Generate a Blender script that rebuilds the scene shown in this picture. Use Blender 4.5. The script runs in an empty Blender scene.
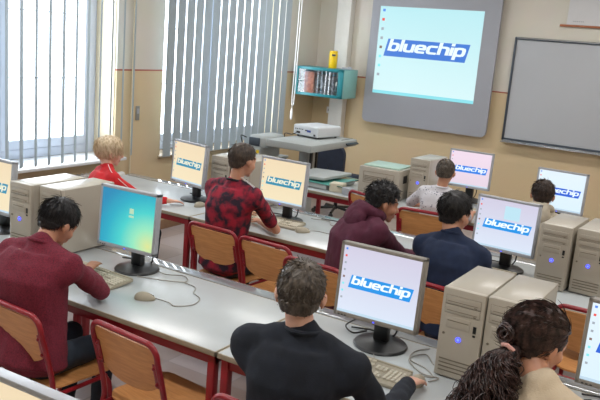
DAY, LAMP, EXPO = 88, 19, 0.24
import bpy, bmesh, math, random
from mathutils import Vector, Matrix, Euler, noise
PI = math.pi
scene = bpy.context.scene
COL = scene.collection
rnd = random.Random(7)

# ------------------------------------------------------------------ materials
def mat(name, col, rough=0.5, metal=0.0, var=0.0, scale=20.0, bump=0.0, bscale=200.0, spec=0.5, emis=None, estr=0.0, alpha=1.0, trans=0.0, col2=None, aniso=None, p0=.35, p1=.65):
    m = bpy.data.materials.new(name); m.use_nodes = True
    nt = m.node_tree; b = nt.nodes['Principled BSDF']
    b.inputs['Roughness'].default_value = rough; b.inputs['Metallic'].default_value = metal
    b.inputs['Specular IOR Level'].default_value = spec
    c = tuple(col) + (1,)
    tc = nt.nodes.new('ShaderNodeTexCoord')
    n = nt.nodes.new('ShaderNodeTexNoise'); n.inputs['Scale'].default_value = scale; n.inputs['Detail'].default_value = 4
    mp = nt.nodes.new('ShaderNodeMapping'); nt.links.new(tc.outputs['Object'], mp.inputs['Vector'])
    if aniso: mp.inputs['Scale'].default_value = aniso
    nt.links.new(mp.outputs['Vector'], n.inputs['Vector'])
    r = nt.nodes.new('ShaderNodeValToRGB')
    c2 = col2 if col2 else tuple(max(0, x*(1-var)) for x in col)
    r.color_ramp.elements[0].position = p0; r.color_ramp.elements[1].position = p1
    r.color_ramp.elements[0].color = tuple(c2)+(1,); r.color_ramp.elements[1].color = c
    nt.links.new(n.outputs['Fac'], r.inputs['Fac']); nt.links.new(r.outputs['Color'], b.inputs['Base Color'])
    if bump > 0:
        n2 = nt.nodes.new('ShaderNodeTexNoise'); n2.inputs['Scale'].default_value = bscale; n2.inputs['Detail'].default_value = 3
        nt.links.new(mp.outputs['Vector'], n2.inputs['Vector'])
        bp = nt.nodes.new('ShaderNodeBump'); bp.inputs['Strength'].default_value = bump; bp.inputs['Distance'].default_value = .004
        nt.links.new(n2.outputs['Fac'], bp.inputs['Height']); nt.links.new(bp.outputs['Normal'], b.inputs['Normal'])
    if emis:
        b.inputs['Emission Color'].default_value = tuple(emis)+(1,); b.inputs['Emission Strength'].default_value = estr
    if trans: b.inputs['Transmission Weight'].default_value = trans
    if alpha < 1: b.inputs['Alpha'].default_value = alpha
    return m
def s2l(r, g, b):
    f = lambda v: (v/255/12.92) if v/255 <= .04045 else ((v/255+.055)/1.055)**2.4
    return (f(r), f(g), f(b))
def glow(name, col, k=1.0):
    m = bpy.data.materials.new(name); m.use_nodes = True
    b = m.node_tree.nodes['Principled BSDF']
    b.inputs['Base Color'].default_value = (.02, .02, .02, 1); b.inputs['Roughness'].default_value = .35
    b.inputs['Emission Color'].default_value = tuple(col)+(1,); b.inputs['Emission Strength'].default_value = k
    return m
M = {}
M['red_metal'] = mat('red_lacquered_steel', (.30, .010, .020), .3, var=.15, spec=.6)
M['ply'] = mat('varnished_plywood', s2l(218, 156, 98), .38, scale=9, col2=s2l(202, 140, 84), aniso=(1, 9, 9), bump=.1, bscale=60)
M['laminate'] = mat('grey_desk_laminate', s2l(190, 196, 198), .24, var=.04, scale=6, spec=.5)
M['desk_edge'] = mat('beige_desk_edging', s2l(160, 150, 130), .5, var=.08)
M['alu'] = mat('brushed_aluminium', (.50, .52, .54), .05, metal=.6, var=.1, spec=.9)
M['beige'] = mat('aged_beige_plastic', s2l(178, 170, 156), .4, var=.05, scale=8)
M['beige_dark'] = mat('beige_plastic_seam', s2l(118, 110, 96), .6)
M['beige_side'] = mat('beige_painted_steel', s2l(182, 175, 162), .27, var=.05, scale=5)
M['top_reflection'] = mat('beige_panel_mint_reflection', s2l(176, 204, 190), .35, var=.04, scale=5)  # mint reflection of the projected picture put into the printer top's colour
M['grey_plastic'] = mat('silver_grey_plastic', s2l(172, 175, 182), .4, var=.05)
M['bezel_beige'] = mat('taupe_grey_plastic', s2l(142, 136, 128), .4, var=.05)
M['black_plastic'] = mat('black_plastic', (.012, .013, .015), .35)
M['dark'] = mat('dark_recess', (.02, .02, .02), .7)
M['key'] = mat('pale_beige_key', s2l(205, 198, 180), .5, var=.04)
M['kbd'] = mat('beige_keyboard_case', s2l(172, 164, 145), .5, var=.05)
M['cord_grey'] = mat('grey_cable_sheath', s2l(150, 146, 138), .5)
M['cord_black'] = mat('black_cable_sheath', (.015, .015, .015), .45)
M['led'] = glow('blue_power_light', s2l(60, 70, 255), 2.5)
M['led2'] = glow('blue_power_light_core', s2l(110, 130, 255), 1.6)
M['white'] = mat('white_paint', s2l(228, 228, 228), .4, var=.03)
M['white_rad'] = mat('white_radiator_enamel', s2l(220, 220, 218), .3, var=.03)
M['slat'] = mat('grey_blind_fabric', s2l(158, 168, 172), .7, var=.06, scale=60, bump=.1)
def translucent(m, k):
    nt = m.node_tree; b = nt.nodes['Principled BSDF']; t = nt.nodes.new('ShaderNodeBsdfTranslucent'); t.inputs['Color'].default_value = (.85, .90, .95, 1)
    mx = nt.nodes.new('ShaderNodeMixShader'); mx.inputs[0].default_value = k
    nt.links.new(b.outputs[0], mx.inputs[1]); nt.links.new(t.outputs[0], mx.inputs[2]); nt.links.new(mx.outputs[0], nt.nodes['Material Output'].inputs['Surface'])
translucent(M['slat'], .17)
M['orange'] = mat('orange_badge', s2l(210, 70, 60), .5)
M['frame_white'] = mat('white_window_frame', s2l(205, 212, 226), .35, var=.02)
M['bars'] = mat('outdoor_grille_steel', s2l(190, 205, 225), .5)
M['outlet'] = mat('grey_switch_plate', s2l(140, 140, 135), .5)

# ------------------------------------------------------------------ mesh helpers
class MB:
    def __init__(s): s.v = []; s.f = []; s.m = []
    def add(s, vs, fs, mi=0, T=None):
        o = len(s.v)
        for p in vs:
            p = Vector(p)
            s.v.append(T @ p if T is not None else p)
        for f in fs: s.f.append(tuple(o+i for i in f)); s.m.append(mi)
        return s
    def box(s, c, d, mi=0, rot=None, T=None):
        x, y, z = [k/2 for k in d]
        vs = [Vector((a, b, e)) for a in (-x, x) for b in (-y, y) for e in (-z, z)]
        if rot: R = Euler(rot).to_matrix(); vs = [R @ p for p in vs]
        vs = [p+Vector(c) for p in vs]
        return s.add(vs, [(0, 1, 3, 2), (4, 6, 7, 5), (0, 4, 5, 1), (2, 3, 7, 6), (0, 2, 6, 4), (1, 5, 7, 3)], mi, T)
    def rbox(s, c, d, r=.01, mi=0, T=None, rot=None, seg=2):
        # bevelled box
        bm = bmesh.new(); bmesh.ops.create_cube(bm, size=1)
        for v in bm.verts: v.co = Vector((v.co.x*d[0], v.co.y*d[1], v.co.z*d[2]))
        bmesh.ops.bevel(bm, geom=list(bm.edges), offset=min(r, min(d)*.49), segments=seg, profile=.5, affect='EDGES')
        if rot: bm.transform(Euler(rot).to_matrix().to_4x4())
        bm.verts.index_update()
        vs = [v.co+Vector(c) for v in bm.verts]; fs = [[v.index for v in f.verts] for f in bm.faces]; bm.free()
        return s.add(vs, fs, mi, T)
    def tube(s, path, r, mi=0, n=8, closed=False, cap=True, r1=None, T=None):
        P = [Vector(p) for p in path]; N = len(P); rings = []
        up = None
        for i, p in enumerate(P):
            if closed: t = (P[(i+1) % N]-P[i-1])
            else: t = P[min(i+1, N-1)]-P[max(i-1, 0)]
            if t.length < 1e-9: t = Vector((0, 0, 1))
            t.normalize()
            if up is None:
                up = Vector((0, 0, 1)) if abs(t.z) < .9 else Vector((1, 0, 0))
            a = t.cross(up)
            if a.length < 1e-5: a = t.cross(Vector((.3, .9, .1)))
            a.normalize(); b = a.cross(t).normalized(); up = b
            rr = r if r1 is None else r+(r1-r)*i/(N-1)
            rings.append([p+(a*math.cos(2*PI*k/n)+b*math.sin(2*PI*k/n))*rr for k in range(n)])
        vs = [q for ring in rings for q in ring]; fs = []
        for i in range(N if closed else N-1):
            j = (i+1) % N
            for k in range(n): fs.append((i*n+k, i*n+(k+1) % n, j*n+(k+1) % n, j*n+k))
        if cap and not closed:
            fs.append(tuple(range(n-1, -1, -1))); fs.append(tuple((N-1)*n+k for k in range(n)))
        return s.add(vs, fs, mi, T)
    def lathe(s, prof, c=(0, 0, 0), n=24, mi=0, T=None):
        vs = []; fs = []; L = len(prof)
        for (r, z) in prof:
            for k in range(n): vs.append(Vector((c[0]+r*math.cos(2*PI*k/n), c[1]+r*math.sin(2*PI*k/n), c[2]+z)))
        for i in range(L-1):
            for k in range(n): fs.append((i*n+k, i*n+(k+1) % n, (i+1)*n+(k+1) % n, (i+1)*n+k))
        fs.append(tuple(range(n-1, -1, -1))); fs.append(tuple((L-1)*n+k for k in range(n)))
        return s.add(vs, fs, mi, T)
    def prism(s, poly, a, b, axis='y', mi=0, T=None):
        # poly in (x,z) for axis y ; (x,y) for z ; (y,z) for x
        def P(u, v, w):
            return {'y': (u, w, v), 'z': (u, v, w), 'x': (w, u, v)}[axis]
        n = len(poly)
        vs = [P(u, v, a) for u, v in poly]+[P(u, v, b) for u, v in poly]
        fs = [tuple(range(n)), tuple(range(2*n-1, n-1, -1))]+[(k, n+k, n+(k+1) % n, (k+1) % n) for k in range(n)]
        return s.add(vs, fs, mi, T)
    def ell(s, c, r, R=None, nu=16, nv=10, mi=0):
        vs = []; fs = []
        for i in range(nv+1):
            th = PI*i/nv
            for k in range(nu):
                p = Vector((r[0]*math.sin(th)*math.cos(2*PI*k/nu), r[1]*math.sin(th)*math.sin(2*PI*k/nu), r[2]*math.cos(th)))
                if i in (0, nv) and k: continue
                if R is not None: p = R @ p
                vs.append(p+Vector(c))
        idx = lambda i, k: 0 if i == 0 else (1+(nv-1)*nu if i == nv else 1+(i-1)*nu+k % nu)
        for i in range(nv):
            for k in range(nu):
                q = [idx(i, k), idx(i+1, k), idx(i+1, k+1), idx(i, k+1)]
                u = []
                for t in q:
                    if t not in u: u.append(t)
                fs.append(tuple(u))
        return s.add(vs, fs, mi)
    def cap(s, a, b, ra, rb, n=12, mi=0):
        # tapered capsule
        a = Vector(a); b = Vector(b); d = b-a; L = d.length
        if L < 1e-6: return s.ell(a, (ra, ra, ra))
        t = d/L; u = t.orthogonal().normalized(); w = t.cross(u)
        prof = []
        for i in range(1, 5): th = PI/2*(1-i/4.); prof.append((-ra*math.sin(th), ra*math.cos(th)))
        for i in range(0, 4): th = PI/2*i/4.; prof.append((L+rb*math.sin(th), rb*math.cos(th)))
        vs = [a-t*ra]
        for (h, r) in prof:
            for k in range(n): vs.append(a+t*h+(u*math.cos(2*PI*k/n)+w*math.sin(2*PI*k/n))*r)
        vs.append(b+t*rb); fs = []
        for k in range(n): fs.append((0, 1+(k+1) % n, 1+k))
        for i in range(len(prof)-1):
            for k in range(n): fs.append((1+i*n+k, 1+i*n+(k+1) % n, 1+(i+1)*n+(k+1) % n, 1+(i+1)*n+k))
        e = len(vs)-1; o = 1+(len(prof)-1)*n
        for k in range(n): fs.append((o+k, o+(k+1) % n, e))
        return s.add(vs, fs, mi)
    def mesh(s, name, mats):
        me = bpy.data.meshes.new(name); me.from_pydata([tuple(p) for p in s.v], [], s.f)
        for m in (mats if isinstance(mats, (list, tuple)) else [mats]): me.materials.append(M[m] if isinstance(m, str) else m)
        me.polygons.foreach_set('material_index', s.m); me.update()
        bm = bmesh.new(); bm.from_mesh(me); bmesh.ops.recalc_face_normals(bm, faces=bm.faces); bm.to_mesh(me); bm.free()
        return me
    def build(s, name, mats, parent=None, smooth=True, label=None, loc=None):
        me = s.mesh(name, mats); o = bpy.data.objects.new(name, me); COL.objects.link(o)
        if parent is not None: o.parent = parent
        if loc is not None: o.location = loc
        if smooth:
            for p in me.polygons: p.use_smooth = True
            try: me.set_sharp_from_angle(angle=math.radians(38))
            except Exception: pass
        if label: o['label'] = label
        return o
def tag(o, label, cat, group=None, kind=None):
    if label: o['label'] = label
    if cat: o['category'] = cat
    if group: o['group'] = group
    if kind: o['kind'] = kind
    return o
def thing(name, loc, rz, label, cat, group=None):
    o = bpy.data.objects.new(name, None); COL.objects.link(o); o.empty_display_size = .1
    o.location = loc; o.rotation_euler = (0, 0, rz)
    return tag(o, label, cat, group)
def kids(o): return [c for c in bpy.data.objects if c.parent == o]
def dup(o, loc=None, rz=None, label=None, group=None, parent=None):
    c = o.copy(); COL.objects.link(c)
    if parent is not None: c.parent = parent
    if loc is not None: c.location = loc
    if rz is not None: c.rotation_euler = (0, 0, rz)
    if label: c['label'] = label
    if group: c['group'] = group
    for k in kids(o): dup(k, parent=c)
    return c
def struct(o): o['kind'] = 'structure'; return o
def arc(c, r, a0, a1, n): return [(c[0]+r*math.cos(math.radians(a0+(a1-a0)*i/n)), c[1]+r*math.sin(math.radians(a0+(a1-a0)*i/n))) for i in range(n+1)]
def rrect(x0, x1, z0, z1, r, n=5):
    return arc((x1-r, z1-r), r, 0, 90, n)+arc((x0+r, z1-r), r, 90, 180, n)+arc((x0+r, z0+r), r, 180, 270, n)+arc((x1-r, z0+r), r, 270, 360, n)
def bez(P, n=24):
    # catmull-rom through points
    P = [Vector(p) for p in P]; Q = [P[0]*2-P[1]]+P+[P[-1]*2-P[-2]]; out = []
    for i in range(1, len(Q)-2):
        for k in range(n):
            t = k/n; a, b, c, d = Q[i-1], Q[i], Q[i+1], Q[i+2]
            out.append(.5*((2*b)+(c-a)*t+(2*a-5*b+4*c-d)*t*t+(-a+3*b-3*c+d)*t**3))
    out.append(P[-1]); return out

# ------------------------------------------------------------------ camera
CAMR = ((0.8457412, 0.52740558, 0.08102582), (-0.17834204, 0.13627593, 0.97448601), (-0.50290749, 0.83861328, -0.20931275))
cam = bpy.data.cameras.new('camera'); co = bpy.data.objects.new('camera', cam); COL.objects.link(co)
Rm = Matrix((CAMR[0], CAMR[1], tuple(-v for v in CAMR[2]))).transposed()
co.matrix_world = Matrix.Translation((0, 0, 2.11023)) @ Rm.to_4x4()
cam.sensor_width = 36; cam.lens = 36*752.74/600; cam.clip_start = .05
scene.camera = co

# ------------------------------------------------------------------ room
XW, YW, ZC = -5.26, 8.9, 3.35
XR, YB = 2.2, -1.2
def wallmat(name, flip=False):
    m = bpy.data.materials.new(name); m.use_nodes = True; nt = m.node_tree; b = nt.nodes['Principled BSDF']
    g = nt.nodes.new('ShaderNodeNewGeometry'); sp = nt.nodes.new('ShaderNodeSeparateXYZ'); nt.links.new(g.outputs['Position'], sp.inputs[0])
    r = nt.nodes.new('ShaderNodeValToRGB'); r.color_ramp.interpolation = 'CONSTANT'
    mm = nt.nodes.new('ShaderNodeMath'); mm.operation = 'DIVIDE'; mm.inputs[1].default_value = 4.0
    nt.links.new(sp.outputs['Z'], mm.inputs[0]); nt.links.new(mm.outputs[0], r.inputs[0])
    e = r.color_ramp.elements
    e[0].position = 0; e[0].color = s2l(214, 192, 154)+(1,)
    e[1].position = 1.664/4; e[1].color = s2l(170, 92, 74)+(1,)
    k = e.new(1.682/4); k.color = s2l(216, 210, 198)+(1,)
    n = nt.nodes.new('ShaderNodeTexNoise'); n.inputs['Scale'].default_value = 3.0; n.inputs['Detail'].default_value = 5
    nt.links.new(g.outputs['Position'], n.inputs['Vector'])
    mx = nt.nodes.new('ShaderNodeMixRGB'); mx.blend_type = 'MULTIPLY'; mx.inputs[0].default_value = .10
    nt.links.new(r.outputs[0], mx.inputs[1]); nt.links.new(n.outputs['Color'], mx.inputs[2]); nt.links.new(mx.outputs[0], b.inputs['Base Color'])
    b.inputs['Roughness'].default_value = .6
    n2 = nt.nodes.new('ShaderNodeTexNoise'); n2.inputs['Scale'].default_value = 90; nt.links.new(g.outputs['Position'], n2.inputs['Vector'])
    bp = nt.nodes.new('ShaderNodeBump'); bp.inputs['Strength'].default_value = .08; bp.inputs['Distance'].default_value = .003
    nt.links.new(n2.outputs['Fac'], bp.inputs['Height']); nt.links.new(bp.outputs[0], b.inputs['Normal'])
    return m
M['wall'] = wallmat('two_tone_wall_paint')
def floormat():
    m = bpy.data.materials.new('pale_linoleum'); m.use_nodes = True; nt = m.node_tree; b = nt.nodes['Principled BSDF']
    g = nt.nodes.new('ShaderNodeNewGeometry')
    br = nt.nodes.new('ShaderNodeTexBrick'); br.inputs['Scale'].default_value = 1.0; br.offset = 0
    br.inputs['Brick Width'].default_value = .5; br.inputs['Row Height'].default_value = .5; br.inputs['Mortar Size'].default_value = .006
    br.inputs['Color1'].default_value = s2l(190, 182, 186)+(1,); br.inputs['Color2'].default_value = s2l(152, 134, 124)+(1,); br.inputs['Mortar'].default_value = s2l(158, 148, 146)+(1,)
    nt.links.new(g.outputs['Position'], br.inputs['Vector']); nt.links.new(br.outputs['Color'], b.inputs['Base Color'])
    b.inputs['Roughness'].default_value = .3
    return m
M['floor'] = floormat()
M['ceil'] = mat('white_ceiling', (.8, .79, .76), .8, var=.02)
struct(MB().box(((XW+XR)/2-.2, (YW+YB)/2, -.05), (XR-XW+.6, YW-YB+.4, .1)).build('floor', 'floor', smooth=False))
struct(MB().box(((XW+XR)/2-.2, (YW+YB)/2, ZC+.05), (XR-XW+.6, YW-YB+.4, .1)).build('ceiling', 'ceil', smooth=False))
struct(MB().box(((XW+XR)/2, YW+.1, ZC/2), (XR-XW+.8, .2, ZC)).build('wall_front', 'wall', smooth=False))
struct(MB().box((XR+.1, (YW+YB)/2, ZC/2), (.2, YW-YB, ZC)).build('wall_right', 'wall', smooth=False))
struct(MB().box(((XW+XR)/2, YB-.1, ZC/2), (XR-XW+.8, .2, ZC)).build('wall_back', 'wall', smooth=False))
# window wall with three openings
WT = .36
WINS = [(0.2, 2.6, .86, 3.05), (3.05, 5.22, .86, 3.05), (5.86, 8.08, .80, 3.05)]
wm = MB()
def wallseg(y0, y1, z0, z1): wm.box((XW-WT/2, (y0+y1)/2, (z0+z1)/2), (WT, y1-y0, z1-z0))
ys = YB
for (a, b, z0, z1) in WINS:
    wallseg(ys, a, 0, ZC); wallseg(a, b, 0, z0); wallseg(a, b, z1, ZC); ys = b
wallseg(ys, YW, 0, ZC)
struct(wm.build('wall_left', 'wall', smooth=False))
M['sill_tan'] = mat('tan_window_sill', s2l(170, 150, 122), .5)
M['reveal'] = mat('cream_reveal_paint', s2l(226, 214, 186), .6, var=.03)
M['glass'] = mat('clear_window_glass', (1, 1, 1), .0, trans=1.0, spec=.5)
def paneglass():
    m = bpy.data.materials.new('thin_window_glass'); m.use_nodes = True; nt = m.node_tree
    nt.nodes.remove(nt.nodes['Principled BSDF'])
    t = nt.nodes.new('ShaderNodeBsdfTransparent'); g = nt.nodes.new('ShaderNodeBsdfGlossy'); g.inputs['Roughness'].default_value = .02
    mx = nt.nodes.new('ShaderNodeMixShader'); mx.inputs[0].default_value = .06
    nt.links.new(t.outputs[0], mx.inputs[1]); nt.links.new(g.outputs[0], mx.inputs[2]); nt.links.new(mx.outputs[0], nt.nodes['Material Output'].inputs['Surface'])
    return m
M['pane'] = paneglass()
for i, (a, b, z0, z1) in enumerate(WINS):
    w = bpy.data.objects.new('window_%d' % (i+1), None); COL.objects.link(w); w.location = (XW-.31, (a+b)/2, z0); struct(w)
    f = MB(); W = (b-a)/2; H = z1-z0; fw = .09
    for yy in (-W+fw/2, W-fw/2): f.rbox((0, yy, H/2), (.07, fw, H), .008)
    f.rbox((0, 0, fw/2), (.066, 2*W-.02, fw-.002), .008); f.rbox((0, 0, H-fw/2), (.066, 2*W-.02, fw-.002), .008)
    f.rbox((0, -.035, H/2), (.062, .09, H-.02), .008)
    f.build('window_frame', 'frame_white', w)
    for (s0, s1) in ((-W+fw-.02, -.07), (.0, W-fw+.02)):
        c = MB(); fs = .085
        c.rbox((.02, s0+fs/2, H/2), (.06, fs, H-2*fw), .008); c.rbox((.02, s1-fs/2, H/2), (.06, fs, H-2*fw), .008)
        c.rbox((.02, (s0+s1)/2, fw+fs/2), (.056, s1-s0-.02, fs-.002), .008); c.rbox((.02, (s0+s1)/2, H-fw-fs/2), (.056, s1-s0-.02, fs-.002), .008)
        c.build('casement', 'frame_white', w)
        MB().box((.02, (s0+s1)/2, H/2), (.006, s1-s0-.08, H-2*fw-.08)).build('pane', 'pane', w, smooth=False)
    sd = .42 if i < 2 else .31
    MB().rbox((.03+sd/2, 0, -.012), (sd, 2*W+.06, .03), .008).build('window_sill', 'white' if i < 2 else 'sill_tan', w)
    for q in (-1, 1): MB().box((.16, q*(W-.004), H/2), (.255, .008, H), rot=None).build('reveal_lining', 'reveal', w, smooth=False)
    # outside security grille
    gr = MB()
    for zz in (.02, .70, 1.30, 1.9): gr.box((-.16, 0, zz), (.010, 2*W, .012))
    for k in (-1, 0, 1): gr.box((-.17, k*(W-.12), H/2), (.010, .010, H))
    gr.build('window_grille', 'bars', w, smooth=False)

# daylight: bright overcast sky, fluorescent ceiling lamps
wd = bpy.data.worlds.new('World'); scene.world = wd; wd.use_nodes = True
wd.node_tree.nodes['Background'].inputs[0].default_value = (.80, .90, 1.0, 1); wd.node_tree.nodes['Background'].inputs[1].default_value = 4.0
def area(name, loc, rot, sx, sy, power, col, spread=PI):
    l = bpy.data.lights.new(name, 'AREA'); l.shape = 'RECTANGLE'; l.size = sx; l.size_y = sy; l.energy = power; l.color = col; l.spread = spread
    o = bpy.data.objects.new(name, l); COL.objects.link(o); o.location = loc; o.rotation_euler = rot; return o
for i, (a, b, z0, z1) in enumerate(WINS):
    area('window_daylight', (XW-WT-.35, (a+b)/2, (z0+z1)/2+.1), (0, -PI/2, 0), z1-z0+.3, b-a+.3, DAY*(1 if i else 1.2), (.90, .96, 1.0))
M['lampglass'] = glow('lit_lamp_diffuser', (1, .95, .88), 1.2)
n = 0
for yy in (1.5, 4.4, 7.3):
    for xx in (-3.9, -1.5, .9):
        t = thing('ceiling_lamp', (xx, yy, ZC), 0, 'white fluorescent ceiling lamp out of view above the desks', 'lamp', 'ceiling lamps')
        MB().rbox((0, 0, -.035), (1.25, .2, .07), .01).build('housing', 'white', t)
        MB().rbox((0, 0, -.075), (1.2, .16, .02), .005).build('diffuser', 'lampglass', t)
        area('lamp_light', (xx, yy, ZC-.1), (0, 0, 0), 1.2, .2, LAMP, (1, .98, .955))
scene.view_settings.view_transform = 'Standard'; scene.view_settings.look = 'None'
scene.view_settings.exposure = EXPO; scene.view_settings.gamma = 1

M['skirt'] = mat('brown_skirting', s2l(150, 116, 88), .45, var=.1)
struct(MB().rbox((XW+.008, (YW+YB)/2, .05), (.016, YW-YB, .10), .003).build('baseboard_left', 'skirt'))
struct(MB().rbox(((XW+XR)/2, YW-.008, .05), (XR-XW, .016, .10), .003).build('baseboard_front', 'skirt'))
# ------------------------------------------------------------------ vertical blinds
def blind(name, y0, y1, zb, ang, label, x=-5.11, sp=.14, w=.127):
    t = thing(name, (x, y0, zb), 0, label, 'blind')
    L = y1-y0; H = 3.2-zb
    MB().rbox((0, L/2, H+.03), (.05, L+.1, .05), .006).build('head_rail', 'white', t)
    c, s = math.cos(ang), -math.sin(ang)
    sl = MB(); n = 6; vs = []; fs = []
    for k in range(n+1):
        u = (k/n-.5)*w; cam_ = .007*(1-(2*k/n-1)**2)
        px, py = c*u - s*cam_, s*u + c*cam_
        vs += [(px, py, 0), (px, py, H)]
        vs += [(px-s*.0008, py+c*.0008, 0), (px-s*.0008, py+c*.0008, H)]
    for k in range(n):
        a = 4*k; fs += [(a, a+4, a+5, a+1), (a+2, a+3, a+7, a+6), (a, a+2, a+6, a+4), (a+1, a+5, a+7, a+3)]
    fs += [(0, 1, 3, 2), (4*n, 4*n+2, 4*n+3, 4*n+1)]
    sl.add(vs, fs)
    me = None; k = 0; y = 0
    while y <= L:
        o = bpy.data.objects.new('slat', me) if me else sl.build('slat', 'slat', t)
        if me: COL.objects.link(o); o.parent = t
        me = o.data; o.location = (0, y+rnd.uniform(-.004, .004), 0); o.rotation_euler.z = rnd.uniform(-.03, .03); y += sp
    return t
b1 = blind('vertical_blind', 3.05, 5.36, .885, math.radians(50), 'open grey-white vertical slat blind at the bright left window beside the blond boy')
blind('vertical_blind', .2, 2.6, .885, math.radians(33), 'vertical slat blind outside the picture at the rearmost window')
b2 = blind('vertical_blind', 5.80, 8.02, .82, math.radians(-86), 'half-closed grey-green vertical slat blind behind the boy in tie-dye', w=.110)
cd = MB()
P = [(0, 0, 2.0), (.0, 0, .8), (.0, -.005, .30), (.0, .02, .22), (.0, .045, .30), (.0, .05, .8), (.0, .06, 2.0)]
cd.tube(bez(P, 8), .006, n=6); cd.tube([(0, .01, .30), (0, .008, .16)], .004); cd.build('pull_cord', 'white', b2, loc=(.04, 2.26, .24))
MB().lathe([(.010, 0), (.016, .02), (.016, .10), (.008, .14)], (.04, 2.27, .28), 12).build('cord_weight', 'white', b2)
# ------------------------------------------------------------------ radiator, pipe, switch
t = thing('radiator', (-5.17, 4.15, .14), 0, 'white ribbed radiator on the wall below the left window', 'radiator')
m = MB(); m.rbox((0, 0, .29), (.08, 1.9, .58), .012)
for k in range(38): m.rbox((.045, -.925+k*.05, .29), (.022, .03, .54), .008)
m.build('radiator_body', 'white_rad', t)
m = MB()
for k in range(38): m.rbox((.0, -.925+k*.05, .588), (.10, .02, .02), .004)
m.build('top_grille', 'white_rad', t)
m = MB(); T = Matrix.Translation((0.02, .95, .55)) @ Matrix.Rotation(-PI/2, 4, 'X')
m.lathe([(.018, 0), (.018, .04), (.03, .05), (.032, .12), (.026, .135)], (0, 0, 0), 16, T=T); m.build('thermostat_valve', 'white_rad', t)
m = MB(); m.tube([(0.02, .99, .55), (0.02, .99, -.13)], .009); m.build('riser_pipe', 'white_rad', t)
o = MB().tube([(-5.243, 5.415, .1), (-5.243, 5.415, 3.34)], .009, n=10).build('heating_pipe', 'reveal'); tag(o, 'thin cream vertical pipe on the wall between the two windows', 'pipe')
t = thing('light_switch', (-5.26, 5.51, 1.26), 0, 'small grey switch plate on the wall between the windows', 'switch')
MB().rbox((.006, 0, 0), (.012, .05, .14), .004).build('plate', 'outlet', t); MB().rbox((.014, 0, .02), (.008, .025, .05), .002).build('rocker', 'grey_plastic', t)
t = thing('wall_socket', (-4.99, 8.9, 1.20), 0, 'white wall socket on the front wall beside the white column', 'socket')
MB().rbox((0, -.006, 0), (.085, .012, .085), .004).build('plate', 'white', t); MB().lathe([(.02, 0), (.02, .003)], T=Matrix.Translation((0, -.013, 0)) @ Matrix.Rotation(PI/2, 4, 'X')).build('socket_well', 'outlet', t)
M['column'] = mat('white_column_paint', s2l(222, 220, 214), .5, var=.03)
struct(MB().rbox((-4.84, 8.84, 1.60), (.20, .12, 3.2), .006).build('trim_1', 'column'))

# ------------------------------------------------------------------ logo
def glyph(ch):
    W = .95; r = .30; X = .88
    def corner(cx, cy, a0, a1): return arc((cx, cy), r, a0, a1, 4)
    box = corner(W-r, X-r, 0, 90)+corner(r, X-r, 90, 180)+corner(r, r, 180, 270)+corner(W-r, r, 270, 360); box.append(box[0])
    g = {'b': ([[(0, 1.38), (0, 0)], box], W), 'l': ([[(0, 1.38), (0, 0)]], 0),
         'u': ([[(0, X)]+[(0, r)]+corner(r, r, 180, 270)+corner(W-r, r, 270, 360)+[(W, X)], [(W, X), (W, 0)]], W),
         'e': ([[(W, X*.5), (W, X-r)]+corner(W-r, X-r, 0, 90)+corner(r, X-r, 90, 180)+corner(r, r, 180, 270)+[(W, 0)], [(0, X*.5), (W, X*.5)]], W),
         'c': ([[(W, X)]+corner(r, X-r, 90, 180)+corner(r, r, 180, 270)+[(W, 0)]], W*.93),
         'h': ([[(0, 1.38), (0, 0)], [(0, X)]+corner(W-r, X-r, 90, 0)+[(W, 0)]], W),
         'i': ([[(0, X), (0, 0)], [(0, 1.24), (0, 1.38)]], 0), 'p': ([[(0, X), (0, -.5)], box], W)}
    return g[ch]
def logo_mesh(width, T, thick=.0006):
    st = .18; gap = .46; x = 0; m = MB(); sk = .2
    for ch in 'bluechip':
        pl, w = glyph(ch)
        for P in pl:
            for (a, b) in zip(P[:-1], P[1:]):
                a = Vector(a); b = Vector(b); d = (b-a)
                if d.length < 1e-6: continue
                d.normalize(); nn = Vector((-d.y, d.x))*st*(1.15 if abs(d.y) > .7 else .78)
                e = d*(st*.55)
                q = [a-e+nn, a-e-nn, b+e-nn, b+e+nn]
                m.add([(x+p.x+sk*p.y, 0, p.y) for p in q], [(0, 1, 2, 3)])
        x += w+gap
    tot = x-gap
    for p in m.v:
        p.x = (p.x/tot-.5)*width; p.z = (p.z-.44)/tot*width*.84
    m.v = [T @ p for p in m.v]
    return m
def logo(parent, w, h, T, M1, M2, cx, cz, lw, bh):
    # banner is a parallelogram of width lw and height bh
    sl = bh*.22
    b = MB(); b.prism([(-lw/2-sl/2, -bh/2), (lw/2-sl/2, -bh/2), (lw/2+sl/2, bh/2), (-lw/2+sl/2, bh/2)], 0, .0005, T=T @ Matrix.Translation((cx, -.0012, cz)))
    b.build('logo_banner', M1, parent, smooth=False)
    logo_mesh(lw*.90, T @ Matrix.Translation((cx-.005*lw, -.0022, cz+.01*lw))).build('logo_lettering', M2, parent, smooth=False)
ICONC = [glow('icon_blue', s2l(70, 130, 220)), glow('icon_red', s2l(225, 70, 60)), glow('icon_grey', s2l(150, 160, 170)), glow('icon_brown', s2l(120, 90, 80)), glow('icon_cyan', s2l(120, 220, 225))]
def icons(parent, W, H, T, n=8):
    for k in range(n):
        z = H/2-.045*H-k*H*.105; x = -W/2+.040*W
        MB().box((x, -.0012, z), (W*.026, .0006, H*.03), T=T).build('desktop_icon', ICONC[[0, 1, 2, 2, 3, 4, 4, 2][k % 8]], parent, smooth=False)
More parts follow.
